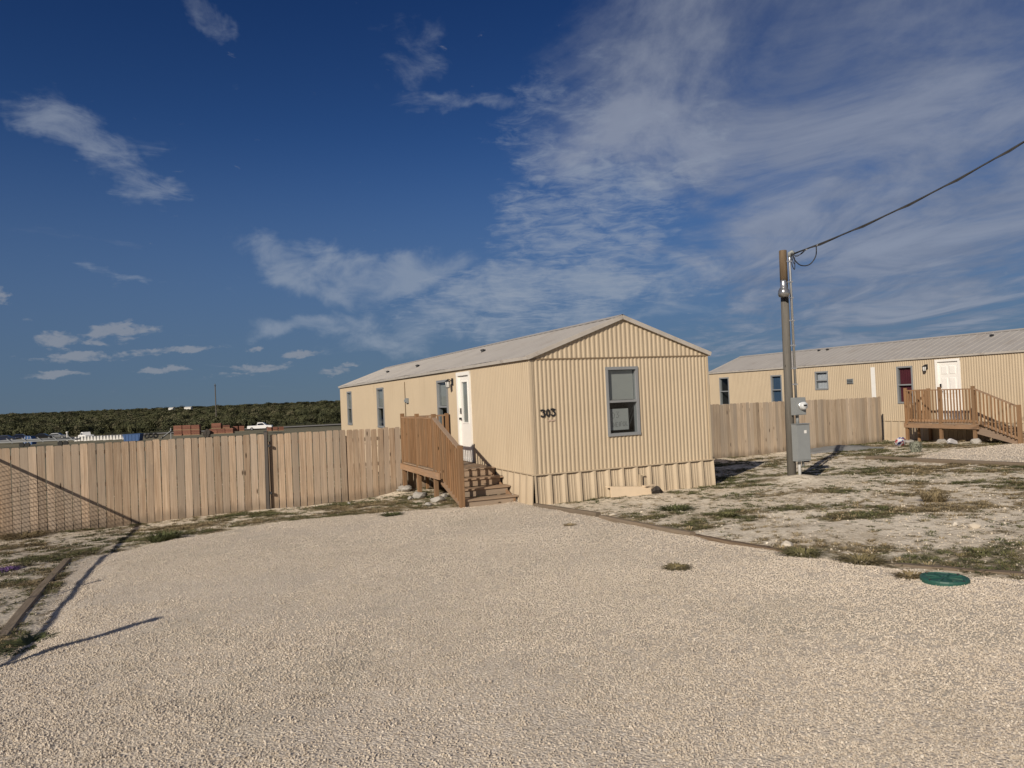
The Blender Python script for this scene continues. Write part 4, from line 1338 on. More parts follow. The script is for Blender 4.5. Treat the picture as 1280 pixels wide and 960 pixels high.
for sd in (1, -1):
    ncol = int(CL / ms)
    for k in range(-nrow, ncol + nrow):
        p0 = k * ms; pts = []
        s_a, z_a = p0, 0.03
        s_b, z_b = p0 + sd * nrow * ms, 0.03 + nrow * ms
        # clip to the run
        t0, t1 = 0.0, 1.0
        for lo, hi in ((0.0, CL - 0.06),):
            ds = s_b - s_a
            ta, tb = (lo - s_a) / ds, (hi - s_a) / ds
            t0 = max(t0, min(ta, tb)); t1 = min(t1, max(ta, tb))
        if t1 - t0 < 0.02: continue
        sa_, sb_ = s_a + (s_b - s_a) * t0, s_a + (s_b - s_a) * t1
        m.tube([loc_(sa_, z_a + (z_b - z_a) * t0), loc_(sb_, z_a + (z_b - z_a) * t1)], 0.0055, 3, False)
stuff(m.build('wire_mesh', steel, cf))
MB().tube([loc_(s, 1.62 if False else 0.06) for s in np.linspace(0, CL - 0.05, 8)], 0.004, 4).build('tension_wire', steel, cf)


# ------------------------------------------------------------------ service pole with its boxes
pole_b = Vector((PB.x + 0.0, PB.y, gzf(PB.x, PB.y)))
pole = thing('service_pole', 'weathered wooden service pole with steel conduit beside the white diggings', 'pole', pole_b)
lean = 0.012
MB().tube([(0, 0, -0.3), (0.0 + lean, 0, 2.0), (lean * 2, 0, 4.35)], [0.096, 0.090, 0.083], 16).build('shaft', polew, pole, True)
MB().tube([(lean * 2, 0, 4.35), (lean * 2.3, 0, 5.05), (lean * 2.3, 0, 5.06)], [0.0832, 0.081, 0.076], 16).build('shaft_top', poletop, pole, True)
cx, cy = 0.145, -0.065
MB().tube([(cx, cy, 1.80), (cx, cy, 4.85), (cx, cy, 4.93)], 0.026, 10).build('conduit', steel, pole, True)
MB().tube([(cx, cy, 4.90), (cx, cy, 4.98), (cx + 0.05, cy - 0.02, 5.01), (cx + 0.09, cy - 0.03, 4.97)], [0.036, 0.042, 0.040, 0.030], 10).build('weatherhead', greyp, pole, True)
MB().tube([(cx - 0.01, cy - 0.05, -0.15), (cx - 0.01, cy - 0.05, 0.62)], 0.034, 10).build('conduit', M_plain('pvc_grey', (0.42, 0.42, 0.41), 0.5), pole, True)
MB().tube([(cx + 0.08, cy - 0.03, 0.30), (cx + 0.08, cy - 0.03, 0.62)], 0.028, 10).build('conduit', greyp, pole, True)
MB().tube([(cx - 0.01, cy - 0.05, 1.20), (cx - 0.01, cy - 0.05, 1.50)], 0.034, 10).build('conduit', greyp, pole, True)
for z in (2.1, 2.45, 2.95, 3.5, 4.0, 4.35, 4.8):
    m = MB(); m.beam((0.06, -0.10, z), (cx + 0.04, cy - 0.028, z), 0.012, 0.03); m.build('conduit_strap', steel, pole)
bx0 = 0.02
boxrot = 0.35


def boxed(name, label, cat, x, y, z, w, d, h, mat):
    e = thing(name, label, cat, (pole_b.x + x, pole_b.y + y, pole_b.z + z), (0, 0, boxrot))
    m = MB(); c_ = 0.012
    ring = [(-w / 2, 0), (w / 2, 0), (w / 2, h - c_), (w / 2 - c_, h), (-w / 2 + c_, h), (-w / 2, h - c_)]
    m.prism(ring, lambda a, b_: (a, -d, b_), lambda a, b_: (a, 0, b_))
    m.build('case', mat, e)
    return e


mbx = boxed('meter_box', 'grey electric meter box with round glass meter on the service pole', 'meter box', 0.13, -0.10, 1.43, 0.29, 0.13, 0.38, greyp)
fbox(MB(), lambda s, d, z: Vector((s, d, z)), -0.135, 0.135, -0.138, -0.13, 0.015, 0.365).build('cover', greyp, mbx)
m = MB(); m.tube([(0.03, -0.13, 0.20), (0.03, -0.165, 0.20)], 0.098, 20); m.build('meter_ring', steel, mbx, True)
m = MB(); prof = [(0.088, 0.0), (0.086, 0.055), (0.075, 0.075), (0.0, 0.082)]
vs = []
for k in range(20):
    t = 6.2832 * k / 20
    for r, z in prof: vs.append((0.03 + r * math.cos(t), -0.165 - z, 0.20 + r * math.sin(t)))
m.add(vs, [(k * 4 + i, k * 4 + i + 1, ((k + 1) % 20) * 4 + i + 1, ((k + 1) % 20) * 4 + i) for k in range(20) for i in range(3)])
m.build('meter_dome', M_plain('meter_glass', (0.55, 0.57, 0.58), 0.08, 0.0, 0.05, spec=0.8), mbx, True)
fbox(MB(), lambda s, d, z: Vector((s, d, z)), -0.01, 0.07, -0.250, -0.243, 0.19, 0.225).build('meter_plate', blackp, mbx)
pnl = boxed('breaker_panel', 'tall grey breaker panel with a small white sticker, below the meter', 'electrical panel', 0.15, -0.09, 0.43, 0.36, 0.15, 0.80, greyp)
fbox(MB(), lambda s, d, z: Vector((s, d, z)), -0.168, 0.168, -0.160, -0.15, 0.03, 0.775).build('panel_door', greyp, pnl)
fbox(MB(), lambda s, d, z: Vector((s, d, z)), 0.02, 0.085, -0.1625, -0.160, 0.60, 0.665).build('sticker', whited, pnl)
fbox(MB(), lambda s, d, z: Vector((s, d, z)), 0.06, 0.155, -0.135, -0.02, -0.035, 0.0).build('latch_block', blackm, pnl)
fbox(MB(), lambda s, d, z: Vector((s, d, z)), -0.188, 0.188, -0.170, 0.004, 0.80, 0.812).build('rain_lip', greyp, pnl)
# security lamp
sl = thing('security_lamp', 'round steel security lamp with reflector near the top of the pole', 'lamp', (pole_b.x - 0.05, pole_b.y - 0.16, pole_b.z + 4.02))
MB().lathe([(0.0, 0.36), (0.055, 0.36), (0.062, 0.30), (0.062, 0.20), (0.085, 0.19), (0.0, 0.19)], 16).build('lamp_head', steel, sl, True)
MB().lathe([(0.085, 0.19), (0.12, 0.13), (0.125, 0.06), (0.105, 0.0), (0.0, -0.015)], 18).build('reflector', M_plain('lamp_reflector', (0.34, 0.34, 0.34), 0.22, 0.75, 0.10), sl, True)
m = MB(); m.tube([(0.03, 0.02, 0.22), (0.06, 0.10, 0.20)], 0.02, 8); fbox(m, lambda s, d, z: Vector((s, d, z)), 0.0, 0.10, 0.065, 0.09, 0.08, 0.26); m.build('bracket', steel, sl)
MB().tube([(0.02, 0.03, 0.0), (0.05, 0.06, -0.06), (0.10, 0.08, -0.10)], 0.03, 8).build('ballast_cover', blackp, sl, True)
# service drop
w0 = Vector((pole_b.x + 0.22, pole_b.y - 0.09, pole_b.z + 4.96)); w1 = Vector((15.5, 9.5, 0))
wp = []
for k in range(41):
    t = k / 40; wp.append(Vector((w0.x + (w1.x - w0.x) * t, w0.y + (w1.y - w0.y) * t, w0.z + 2.55 * t + 3.9 * t * t)))
sw = thing('service_drop_wire', 'black twisted service cable sagging up from the pole into the sky', 'cable', w0)
rel = [q - w0 for q in wp]
MB().tube(rel, 0.016, 6).build('cable', blackp, sw, True)
tw = [q + Vector((0, math.cos(i * 2.1) * 0.018, math.sin(i * 2.1) * 0.018 - 0.012)) for i, q in enumerate(rel)]
MB().tube(tw, 0.013, 5).build('neutral_strand', blackp, sw, True)


def loop(pts, r=0.009):
    pts = [Vector(q) for q in pts]; out = []
    for i in range(len(pts) - 1):
        p0, p1, p2, p3 = pts[max(i - 1, 0)], pts[i], pts[i + 1], pts[min(i + 2, len(pts) - 1)]
        for k in range(6):
            t = k / 6
            out.append(0.5 * ((2 * p1) + (p2 - p0) * t + (2 * p0 - 5 * p1 + 4 * p2 - p3) * t * t + (-p0 + 3 * p1 - 3 * p2 + p3) * t ** 3))
    out.append(pts[-1]); MB().tube(out, r, 6).build('drip_loop', blackp, sw, True)


loop([(-0.02, 0, 0.0), (0.03, 0, -0.14), (0.16, 0, -0.26), (0.34, -0.02, -0.25), (0.47, -0.05, -0.08), (0.48, -0.08, 0.14)], 0.012)
loop([(-0.03, 0.01, 0.0), (-0.03, 0.02, -0.22), (0.02, 0.02, -0.34), (0.03, 0.01, -0.16), (0.0, 0, -0.02), (0.08, -0.02, -0.06), (0.22, -0.05, 0.05)])
loop([(-0.04, 0.0, 0.0), (-0.01, 0.03, -0.12), (0.03, 0.03, -0.22), (0.05, 0.02, -0.05), (0.16, -0.03, -0.02), (0.25, -0.06, 0.06)], 0.007)
for q in (rel[1], rel[2] * 0.9):
    MB().tube([q + Vector((-0.02, 0, -0.02)), q + Vector((0.04, -0.01, 0.02))], 0.017, 6).build('splice_clamp', steel, sw)
# the pole the wire comes from, out at the road
rp = thing('road_pole', 'tall wooden utility pole at the road carrying the service cable', 'pole', (15.5, 9.5, gzf(15.5, 9.5)))
MB().tube([(0, 0, -0.5), (0, 0, 6), (0, 0, 11.4)], [0.17, 0.14, 0.11], 14).build('shaft', polew, rp, True)
fbox(MB(), lambda s, d, z: Vector((s, d, z)), -1.1, 1.1, -0.16, -0.06, 10.75, 10.87).build('crossarm', polew, rp)
for q in (-0.95, 0.0, 0.95): MB().lathe([(0.02, 0), (0.05, 0.05), (0.035, 0.09), (0.05, 0.12), (0.0, 0.17)], 10, (q, -0.11, 10.87)).build('insulator', greyp, rp, True)

#PART3

# ------------------------------------------------------------------ edging timbers, lid, oddments on the lot
def timber(label, a, b_, z_up=0.04, w=0.11, h=0.12, mat=timberm):
    a = Vector(a); b_ = Vector(b_)
    za, zb_ = gzf(a.x, a.y) + z_up, gzf(b_.x, b_.y) + z_up
    L = math.hypot(b_.x - a.x, b_.y - a.y); m = MB(); n = 12
    # a rounded, slightly bowed landscape timber along local y
    ring = [(-0.5, -0.5), (0.5, -0.5), (0.5, 0.2), (0.36, 0.46), (-0.36, 0.46), (-0.5, 0.2)]
    vs = []; r = random.Random(int(L * 1000))
    for i in range(n + 1):
        t = i / n; bow = 0.02 * math.sin(t * 3.1) + r.uniform(-.004, .004)
        for x_, z_ in ring: vs.append((x_ * w + bow, t * L, z_ * h + (zb_ - za) * t + r.uniform(-.003, .003)))
    k = len(ring)
    m.add(vs, [(i * k + j, i * k + (j + 1) % k, (i + 1) * k + (j + 1) % k, (i + 1) * k + j) for i in range(n) for j in range(k)] + [tuple(range(k - 1, -1, -1)), tuple(n * k + j for j in range(k))])
    o = m.build('landscape_timber', mat, None, False, (a.x, a.y, za))
    o.rotation_euler = (0, 0, math.atan2(b_.y - a.y, b_.x - a.x) - math.pi / 2)
    tag(o, label, 'timber', 'timbers edging the gravel')


gl2 = lambda a, b_: ground(a, b_)
timber('edging timber starting at the front corner of home 303', gl2(670, 634), gl2(748, 646), 0.02)
timber('half-buried edging timber in the middle of the run from home 303', gl2(752, 647), gl2(866, 669), -0.012)
timber('half-buried edging timber ending at the green grass clump', gl2(870, 670), gl2(984, 690), -0.032)
timber('edging timber behind the round green lid', gl2(1120, 706), gl2(1330, 722), -0.035)
timber('weathered flat timber lying between the drive and the chain-link fence', gl2(84, 700), gl2(2, 798), 0.0, 0.12, 0.06, timberg)
timber('long low timber bordering the far gravel drive', gl2(1085, 574), gl2(1330, 586), 0.03, 0.16, 0.14)

# round green lid
p = ground(1181, 732)
lid = thing('valve_lid', 'round dark green plastic valve lid set in the gravel', 'lid', (p.x, p.y, p.z + 0.06))
lidm = M_plain('lid_green', (0.022, 0.085, 0.065), 0.5, var=0.25, nscale=12, dirt=((0.30, 0.25, 0.18), 0.35))
MB().lathe([(0.20, -0.10), (0.20, 0.005), (0.194, 0.018), (0.178, 0.020), (0.174, 0.012), (0.0, 0.014)], 36).build('lid_disc', lidm, lid)
for k in range(8):
    t = k * math.pi / 4; MB().beam((0.04 * math.cos(t), 0.04 * math.sin(t), 0.016), (0.15 * math.cos(t), 0.15 * math.sin(t), 0.016), 0.018, 0.012).build('lid_rib', lidm, lid)
for k in range(4):
    t = k * math.pi / 2 + 0.4; MB().lathe([(0.014, 0.0), (0.012, 0.022), (0.0, 0.024)], 8, (0.184 * math.cos(t), 0.184 * math.sin(t), 0.0)).build('bolt', blackm, lid)

# beige metal cover lying at the foot of the front skirting
a = ground(763, 622); c0 = H1 + VV * 1.50 - UV * 0.36
covm = M_plain('cover_beige', (0.70, 0.56, 0.40), 0.5, var=0.08)
cov = thing('hitch_cover', 'beige folded metal cover lying tilted against the front skirting', 'metal cover', (c0.x, c0.y, gzf(c0.x, c0.y) + 0.03), (0.0, math.radians(5.0), YAW + 0.03))
m = MB(); poly = [(0.0, 0.0), (0.05, 0.20), (0.06, 0.205), (0.24, 0.20), (0.24, 0.185), (0.06, 0.185), (0.02, 0.0)]
m.prism(poly, lambda q, z: (0.0, q, z), lambda q, z: (0.98, q, z)); m.build('cover_sheet', covm, cov)
m = MB(); m.beam((0.80, 0.05, 0.215), (1.10, 0.10, 0.235), 0.10, 0.016); m.build('bent_flap', covm, cov)
deb = M_plain('dark_debris', (0.045, 0.038, 0.033), 0.9, var=0.5, nscale=14)
p = H1 + VV * 2.58 - UV * 0.38
sm = stone_mesh('debris_clump', deb, 3, 99, 0.6, 0.5)
tag(link('debris_clump', sm, None, (p.x, p.y, gzf(p.x, p.y) + 0.07), (0, 0, 0.6), (0.34, 0.26, 0.30)), 'dark clump of debris at the open end of the beige metal cover', 'debris')

# scrap of white plastic by the steps
p = ground(644, 627)
m = MB(); n = 6; r = random.Random(4); vs = []
for i in range(n + 1):
    for j in range(n + 1):
        vs.append(((i / n - .5) * 0.26, (j / n - .5) * 0.20, 0.02 + 0.13 * math.exp(-((i / n - .35) ** 2 + (j / n - .5) ** 2) * 9) * r.uniform(0.5, 1.2)))
m.add(vs, [(i * (n + 1) + j, (i + 1) * (n + 1) + j, (i + 1) * (n + 1) + j + 1, i * (n + 1) + j + 1) for i in range(n) for j in range(n)])
tag(m.build('plastic_scrap', whitep, None, False, (p.x, p.y, p.z)), 'crumpled scrap of white plastic at the foot of the porch steps', 'litter')

# grey tarpaulin sheet in front of the far fence
p = ground(1050, 563); m = MB(); n = 26; mm = 10; vs = []
for i in range(n + 1):
    for j in range(mm + 1):
        x_, y_ = i / n - .5, j / mm - .5
        hgt = 0.05 + 0.13 * max(0, 1 - (2.2 * abs(x_ - 0.02)) ** 1.3) * (1 - (2 * abs(y_)) ** 2) + 0.05 * (float(vnoise(np.array([i * .5]), np.array([j * .7]), 3)[0]) - .5)
        if i in (0, n) or j in (0, mm): hgt = -0.02
        vs.append((x_ * 2.7 * (1 + .1 * math.sin(j)), y_ * 1.2 * (1 - 0.3 * abs(x_)), hgt))
m.add(vs, [(i * (mm + 1) + j, (i + 1) * (mm + 1) + j, (i + 1) * (mm + 1) + j + 1, i * (mm + 1) + j + 1) for i in range(n) for j in range(mm)])
o = m.build('tarpaulin', M_plain('tarpaulin_grey', (0.19, 0.19, 0.185), 0.8, var=0.2, bump=0.01), None, True, (p.x, p.y, p.z)); o.rotation_euler = (0, 0, 0.25)
tag(o, 'flat grey tarpaulin heaped on the ground in front of the far fence', 'tarpaulin')

# printed bag by the far porch
p = ground(1125, 558)
bm_, gg, b = new_mat('printed_bag'); co = objco(gg)
vc = gg.voro(co, 8.0, out='Color'); r_, g_, b__ = gg.sep(vc)
c = gg.mix(gg.ramp(r_, 0.45, 0.5), (0.02, 0.05, 0.20), (0.60, 0.60, 0.62)); c = gg.mix(gg.ramp(g_, 0.74, 0.78), c, (0.30, 0.03, 0.03))
gg.inp(b.inputs['Base Color'], c); b.inputs['Roughness'].default_value = 0.35
sm = stone_mesh('printed_bag', bm_, 3, 123, 0.9, 0.25)
for q in sm.polygons: q.use_smooth = True
bag = link('printed_bag', sm, None, (p.x, p.y, p.z + 0.16), (0.1, 0.2, 0.3), (0.50, 0.30, 0.42))
tag(bag, 'crumpled blue, white and red printed bag beside the far porch', 'bag')
# pale rocks and concrete lumps by the far porch
p = ground(1190, 556)
tag(link('white_bag', stone_mesh('white_bag', M_plain('dirty_white', (0.50, 0.49, 0.50), 0.7, var=0.2), 3, 77, 0.7, 0.3), None, (p.x, p.y, p.z + 0.10), (0, 0.2, 0.5), (0.40, 0.30, 0.34)), 'off-white crumpled bag lying under the far porch', 'bag')
p = ground(1146, 566)
wk = M_leaf('sage_leaf', (0.16, 0.17, 0.13), (0.24, 0.25, 0.20))


def weed(label, px_, py_, mat, nb, h, spread, seed, wid=0.008):
    q = ground(px_, py_)
    d_ = float(poly_dist(np.array([q.x]), np.array([q.y]), DRIVE)[0])
    z = float(drive_z(np.array([q.x]), np.array([q.y]), np.array([d_]))[0]) if d_ > 0.05 else q.z + 0.0
    o = link('weed_clump', tuft_mesh('weed_clump', mat, nb, h, spread, seed, wid, 0.6), None, (q.x, q.y, z))
    tag(o, label, 'weed'); return o


weed('grey-green sage weed beside the printed bag', 1145, 566, wk, 240, 0.42, 0.22, 5, 0.012)
weed('small flat green weed growing alone in the gravel', 846, 715, grassg, 160, 0.05, 0.17, 6)
weed('wispy green weed on the gravel edge before the cedar fence', 205, 676, grassg, 300, 0.20, 0.42, 7, 0.006)
weed('low dark weed patch at the corner of the drive by the timber', 35, 806, grassg, 200, 0.035, 0.36, 8)
weed('thick green grass clump at the end of the edging timbers', 1003, 694, grassg, 240, 0.09, 0.30, 9, 0.006)
weed('low green grass clump beside the timber joint on the drive edge', 1075, 702, grassg, 220, 0.07, 0.34, 10, 0.006)
weed('small dry weed in the gravel near the green lid', 1138, 727, grassd, 120, 0.06, 0.16, 11)
weed('tall dry tuft standing in the middle of the stony yard', 1168, 627, grassd, 240, 0.20, 0.30, 12, 0.006)
weed('green weed clump under the open end of the beige cover', 845, 638, grassg, 260, 0.10, 0.36, 13, 0.007)
weed('flat green weed at the drive edge before the porch', 490, 647, grassg, 200, 0.05, 0.26, 14)
weed('tiny flat weed in the gravel near the corner of home 303', 712, 660, grassd, 90, 0.03, 0.12, 15)
weed('flat dark weed tuft alone on the pale soil', 909, 645, grassg, 200, 0.07, 0.20, 16)
weed('dry grass tuft against the board fence foot', 30, 672, grassd, 500, 0.12, 0.6, 17, 0.006)


q = ground(620, 913); o = MB().tube([(-0.035, -0.035, 0.022), (0.0, 0.004, 0.034), (0.04, 0.05, 0.026)], [0.005, 0.004, 0.003], 6).build('twig', timberm, None, False, (q.x, q.y, q.z)); tag(o, 'short dark twig lying on the bare gravel', 'twig')
weed('low weed with purple flowers in the stony strip beside the timber', 8, 714, M_leaf('purple_flower', (0.10, 0.05, 0.16), (0.16, 0.10, 0.20), (0.08, 0.09, 0.04)), 120, 0.06, 0.22, 18, 0.010)


def rock(label, px_, py_, sx, seed, up=0.15):
    q = ground(px_, py_)
    o = link('limestone_rock', stone_mesh('limestone_rock', concrete if py_ < 640 and px_ < 600 else rockm, 2, seed, 0.65, 0.3), None, (q.x, q.y, q.z + sx * up), (0, 0, seed * 1.3), (sx, sx * 0.75, sx * 0.7))
    tag(o, label, 'rock', 'limestone rocks about the lot')


rock('pale rock at the foot of the cedar fence', 41, 666, 0.20, 201)
rock('limestone lump beside the middle porch footing', 513, 624, 0.22, 202)
rock('limestone lump between the porch footings', 536, 632, 0.20, 203)
rock('broken limestone block under the stairs of home 303', 556, 622, 0.26, 204)
rock('white limestone slab at the end of the edging timbers', 983, 684, 0.20, 205)
rock('white limestone lump among grass in the stony yard', 1194, 657, 0.15, 206)
rock('flat white limestone beside the grass in the stony yard', 1218, 660, 0.18, 207)
rock('small white stone near the corner timber of home 303', 766, 645, 0.14, 208)
rock('white stone on the diggings at the pole foot', 985, 603, 0.16, 209)
rock('rounded pale stone beside the conduit at the pole foot', 1002, 605, 0.13, 210)
rock('limestone chunk behind the first porch footing', 500, 614, 0.20, 211)
rock('small limestone chunk on the drive edge below the fence', 437, 630, 0.12, 212)


# ------------------------------------------------------------------ the yard and brush beyond the fence
def far_at(px_, dist):
    """a place at a given distance under a photo column"""
    d = ray(px_, 500); t = dist / d.y
    return Vector((d.x * t, dist, gzf(d.x * t, dist)))


# pale service road across the yard
m = MB(); vs = []
rd = [(far_at(-80, 190)), (far_at(60, 196)), (far_at(200, 205)), (far_at(330, 214)), (far_at(430, 222)), (far_at(620, 240))]
for i, q in enumerate(rd):
    vs += [(q.x, q.y - 4, gzf(q.x, q.y - 4) + 0.25), (q.x, q.y + 5, gzf(q.x, q.y + 5) + 0.35)]
m.add(vs, [(2 * i, 2 * i + 2, 2 * i + 3, 2 * i + 1) for i in range(len(rd) - 1)])
struct(m.build('service_road', M_plain('road_caliche', (0.21, 0.20, 0.18), 0.9, var=0.2, nscale=0.4)))

# brush: low mesquite reading as one mass
leafm = M_leaf('mesquite_leaf', (0.045, 0.050, 0.024), (0.092, 0.094, 0.046), (0.12, 0.11, 0.065))


def bush_mesh(name, seed, nl=420):
    r = random.Random(seed); m = MB()
    lobes = [(r.uniform(-1.5, 1.5), r.uniform(-1.5, 1.5), r.uniform(1.2, 3.0), r.uniform(0.7, 1.3)) for k in range(9)]
    for i in range(nl):
        x_, y_, z_, R_ = r.choice(lobes)
        d = Vector((r.gauss(0, 1), r.gauss(0, 1), r.gauss(0, 0.8))).normalized() * R_ * r.uniform(0.55, 1.05)
        c_ = Vector((x_, y_, z_)) + d; s_ = r.uniform(0.10, 0.26)
        a = Vector((r.gauss(0, 1), r.gauss(0, 1), r.gauss(0, 1))).normalized() * s_; b_ = a.orthogonal().normalized() * s_ * 0.7
        m.add([c_ - a - b_, c_ + a - b_, c_ + a + b_, c_ - a + b_], [(0, 1, 2, 3)])
    for k in range(3): m.tube([(r.uniform(-.3, .3), r.uniform(-.3, .3), -0.3), (r.uniform(-1, 1), r.uniform(-1, 1), 2.0)], [0.12, 0.05], 5)
    return m.mesh(name, leafm)


bk = [bush_mesh('bush_%d' % i, 300 + i) for i in range(6)]
P_ = []
for (y0, y1, n, s0, s1) in ((205, 300, 1700, 0.50, 1.0), (300, 450, 2400, 0.55, 1.1), (450, 800, 3200, 0.7, 1.4), (800, 2000, 2800, 1.2, 2.6), (2000, 5000, 1800, 3.0, 6.0)):
    yy = RNG.uniform(y0, y1, n); aa = RNG.uniform(-0.95, 0.55, n); xx = yy * aa
    s = RNG.uniform(s0, s1, n)
    keep = (fbm(xx * 0.02, yy * 0.02, 3, 81) > 0.33) | (yy > 450)
    # ragged clearing edge near the yard
    keep &= yy > 208 + 14 * vnoise(xx * 0.05, xx * 0 + 0.5, 4) + np.where(aa > -0.32, 18, 0)
    xx, yy, s = xx[keep], yy[keep], s[keep]
    zs = s * np.where(yy > 800, 0.50, 0.95) * RNG.uniform(0.8, 1.1, len(s))
    P_.append(np.stack([xx, yy, gz(xx, yy), s, zs], 1))
P_ = np.concatenate(P_); n = len(P_)
scatter('brushland', P_[:, :3], np.stack([np.zeros(n), np.zeros(n), RNG.uniform(0, 6.28, n)], 1), np.stack([P_[:, 3], P_[:, 3], P_[:, 4]], 1), RNG.integers(0, 6, n), bk)

# pickups
carw = M_plain('car_white_paint', (0.78, 0.78, 0.77), 0.3, var=0.03, spec=0.6)
card = M_plain('car_dark_blue_paint', (0.012, 0.018, 0.045), 0.3, var=0.05, spec=0.6)
cblk = M_plain('car_black_paint', (0.012, 0.012, 0.013), 0.25, var=0.05, spec=0.6)
csil = M_plain('car_silver_paint', (0.22, 0.23, 0.24), 0.3, 0.4, 0.05, spec=0.6)
cglass = M_plain('car_window', (0.012, 0.014, 0.017), 0.1, spec=0.7)
rub = M_plain('tyre_rubber', (0.02, 0.02, 0.02), 0.85)


def vehicle(name, label, cat, loc, rz, kind, mat):
    e = thing(name, label, cat, loc, (0, 0, rz))
    L_, W_ = (5.6, 1.9) if kind == 'pickup' else (4.6, 1.8)
    m = MB()
    if kind == 'pickup': low = [(-2.8, 0.45), (2.75, 0.42), (2.8, 0.75), (2.7, 1.02), (1.55, 1.12), (-0.55, 1.10), (-2.78, 1.08), (-2.8, 0.6)]
    else: low = [(-2.3, 0.42), (2.25, 0.40), (2.3, 0.65), (2.15, 0.82), (1.1, 0.95), (-1.5, 0.98), (-2.25, 0.92)]
    m.prism(low, lambda x_, z_: (x_, -W_ / 2, z_), lambda x_, z_: (x_, W_ / 2, z_)); m.build('body', mat, e)
    cab = [(1.50, 1.11), (0.75, 1.78), (-0.45, 1.82), (-0.62, 1.10)] if kind == 'pickup' else [(1.15, 0.94), (0.35, 1.45), (-0.95, 1.45), (-1.65, 0.97)]
    m = MB(); i_ = 0.12
    m.prism(cab, lambda x_, z_: (x_, -W_ / 2 + (0.03 if z_ < 1.3 else i_), z_), lambda x_, z_: (x_, W_ / 2 - (0.03 if z_ < 1.3 else i_), z_)); cb = m.build('cab', mat, e)
    for sd in (-1, 1):
        xs0, xs1 = (cab[0][0] - 0.28, cab[3][0] + 0.12)
        zb_, zt_ = cab[0][1] + 0.06, cab[1][1] - 0.10; yb, yt = sd * (W_ / 2 - 0.022), sd * (W_ / 2 - i_ + 0.012)
        m = MB(); m.add([(xs0, yb, zb_), (xs1, yb, zb_), (cab[2][0] + 0.08, yt, zt_), (cab[1][0] - 0.1, yt, zt_)], [(0, 1, 2, 3)]); m.build('side_window', cglass, cb)
    m = MB(); a, q = Vector((cab[0][0], 0, cab[0][1])), Vector((cab[1][0], 0, cab[1][1])); n_ = Vector((0.012, 0, 0.012))
    a2, q2 = a.lerp(q, 0.1) + n_, a.lerp(q, 0.9) + n_
    m.add([(a2.x, -W_ / 2 + .14, a2.z), (a2.x, W_ / 2 - .14, a2.z), (q2.x, W_ / 2 - .2, q2.z), (q2.x, -W_ / 2 + .2, q2.z)], [(0, 1, 2, 3)]); m.build('windscreen', cglass, cb)
    for wx in ((-1.75, 1.80) if kind == 'pickup' else (-1.35, 1.4)):
        for sd in (-1, 1):
            m = MB(); m.tube([(wx, sd * (W_ / 2 - 0.22), 0.38), (wx, sd * (W_ / 2 + 0.01), 0.38)], 0.38, 14); w_ = m.build('wheel', rub, e)
            m = MB(); m.tube([(wx, sd * (W_ / 2 + 0.0), 0.38), (wx, sd * (W_ / 2 + 0.02), 0.38)], 0.2, 10); m.build('rim', steel, w_)
    for sd in (-1, 1):
        fbox(MB(), lambda s, d, z: Vector((s, d, z)), L_ / 2 - 0.06, L_ / 2 + 0.005, sd * 0.72 - 0.15, sd * 0.72 + 0.15, 0.70, 0.86).build('headlight', steel, e)
    return e


q = far_at(324, 176); vehicle('pickup_truck', 'white pickup truck parked behind the stacked red brick pallets', 'truck', (q.x, q.y, q.z + 0.9), 0.15, 'pickup', carw)
q = far_at(106, 184); vehicle('pickup_truck', 'white pickup truck parked behind the row of white barriers', 'truck', (q.x, q.y, q.z + 0.15), math.pi - 0.75, 'pickup', carw)
q = far_at(6, 176); vehicle('parked_car', 'dark blue car parked at the end of the yard past the pipe trailer', 'car', (q.x, q.y, q.z + 0.7), 0.3, 'car', card)
q = far_at(24, 180); vehicle('parked_car', 'dark blue car parked beside the blue-tarped load', 'car', (q.x, q.y, q.z + 0.75), 0.5, 'car', card)
q = far_at(52, 182); vehicle('parked_car', 'black car parked in the gap between the tarped load and the white pickup', 'car', (q.x, q.y, q.z + 0.6), 0.4, 'car', cblk)
q = far_at(70, 186); vehicle('parked_car', 'silver car parked beside the thin yard post', 'car', (q.x, q.y, q.z + 0.5), 0.2, 'car', csil)

# pallets of red-brown brick, two high and single
brickm = M_plain('brick_red', (0.185, 0.082, 0.055), 0.9, var=0.35, nscale=3, rand=0.25)
palw = M_plain('pallet_wood', (0.25, 0.17, 0.10), 0.9, var=0.2)


def brick_pallet(label, px_, dist, zoff, w=1.35, h=1.0, rz=0.0):
    q = far_at(px_, dist)
    e = thing('brick_pallet', label, 'pallet', (q.x, q.y, q.z + zoff + 0.25), (0, 0, rz), 'pallets of brick in the yard')
    m = MB(); fbox(m, lambda s, d, z: Vector((s, d, z)), -w / 2, w / 2, -0.55, 0.55, 0.0, 0.12); m.build('pallet', palw, e)
    nl = 4
    for k in range(nl):
        j = 0.02 * random.uniform(-1, 1); z0 = 0.125 + k * (h - 0.12) / nl
        fbox(MB(), lambda s, d, z: Vector((s, d, z)), -w / 2 + 0.03 + j, w / 2 - 0.03 + j, -0.52, 0.52, z0, z0 + (h - 0.12) / nl - 0.03).build('brick_course', brickm, e)


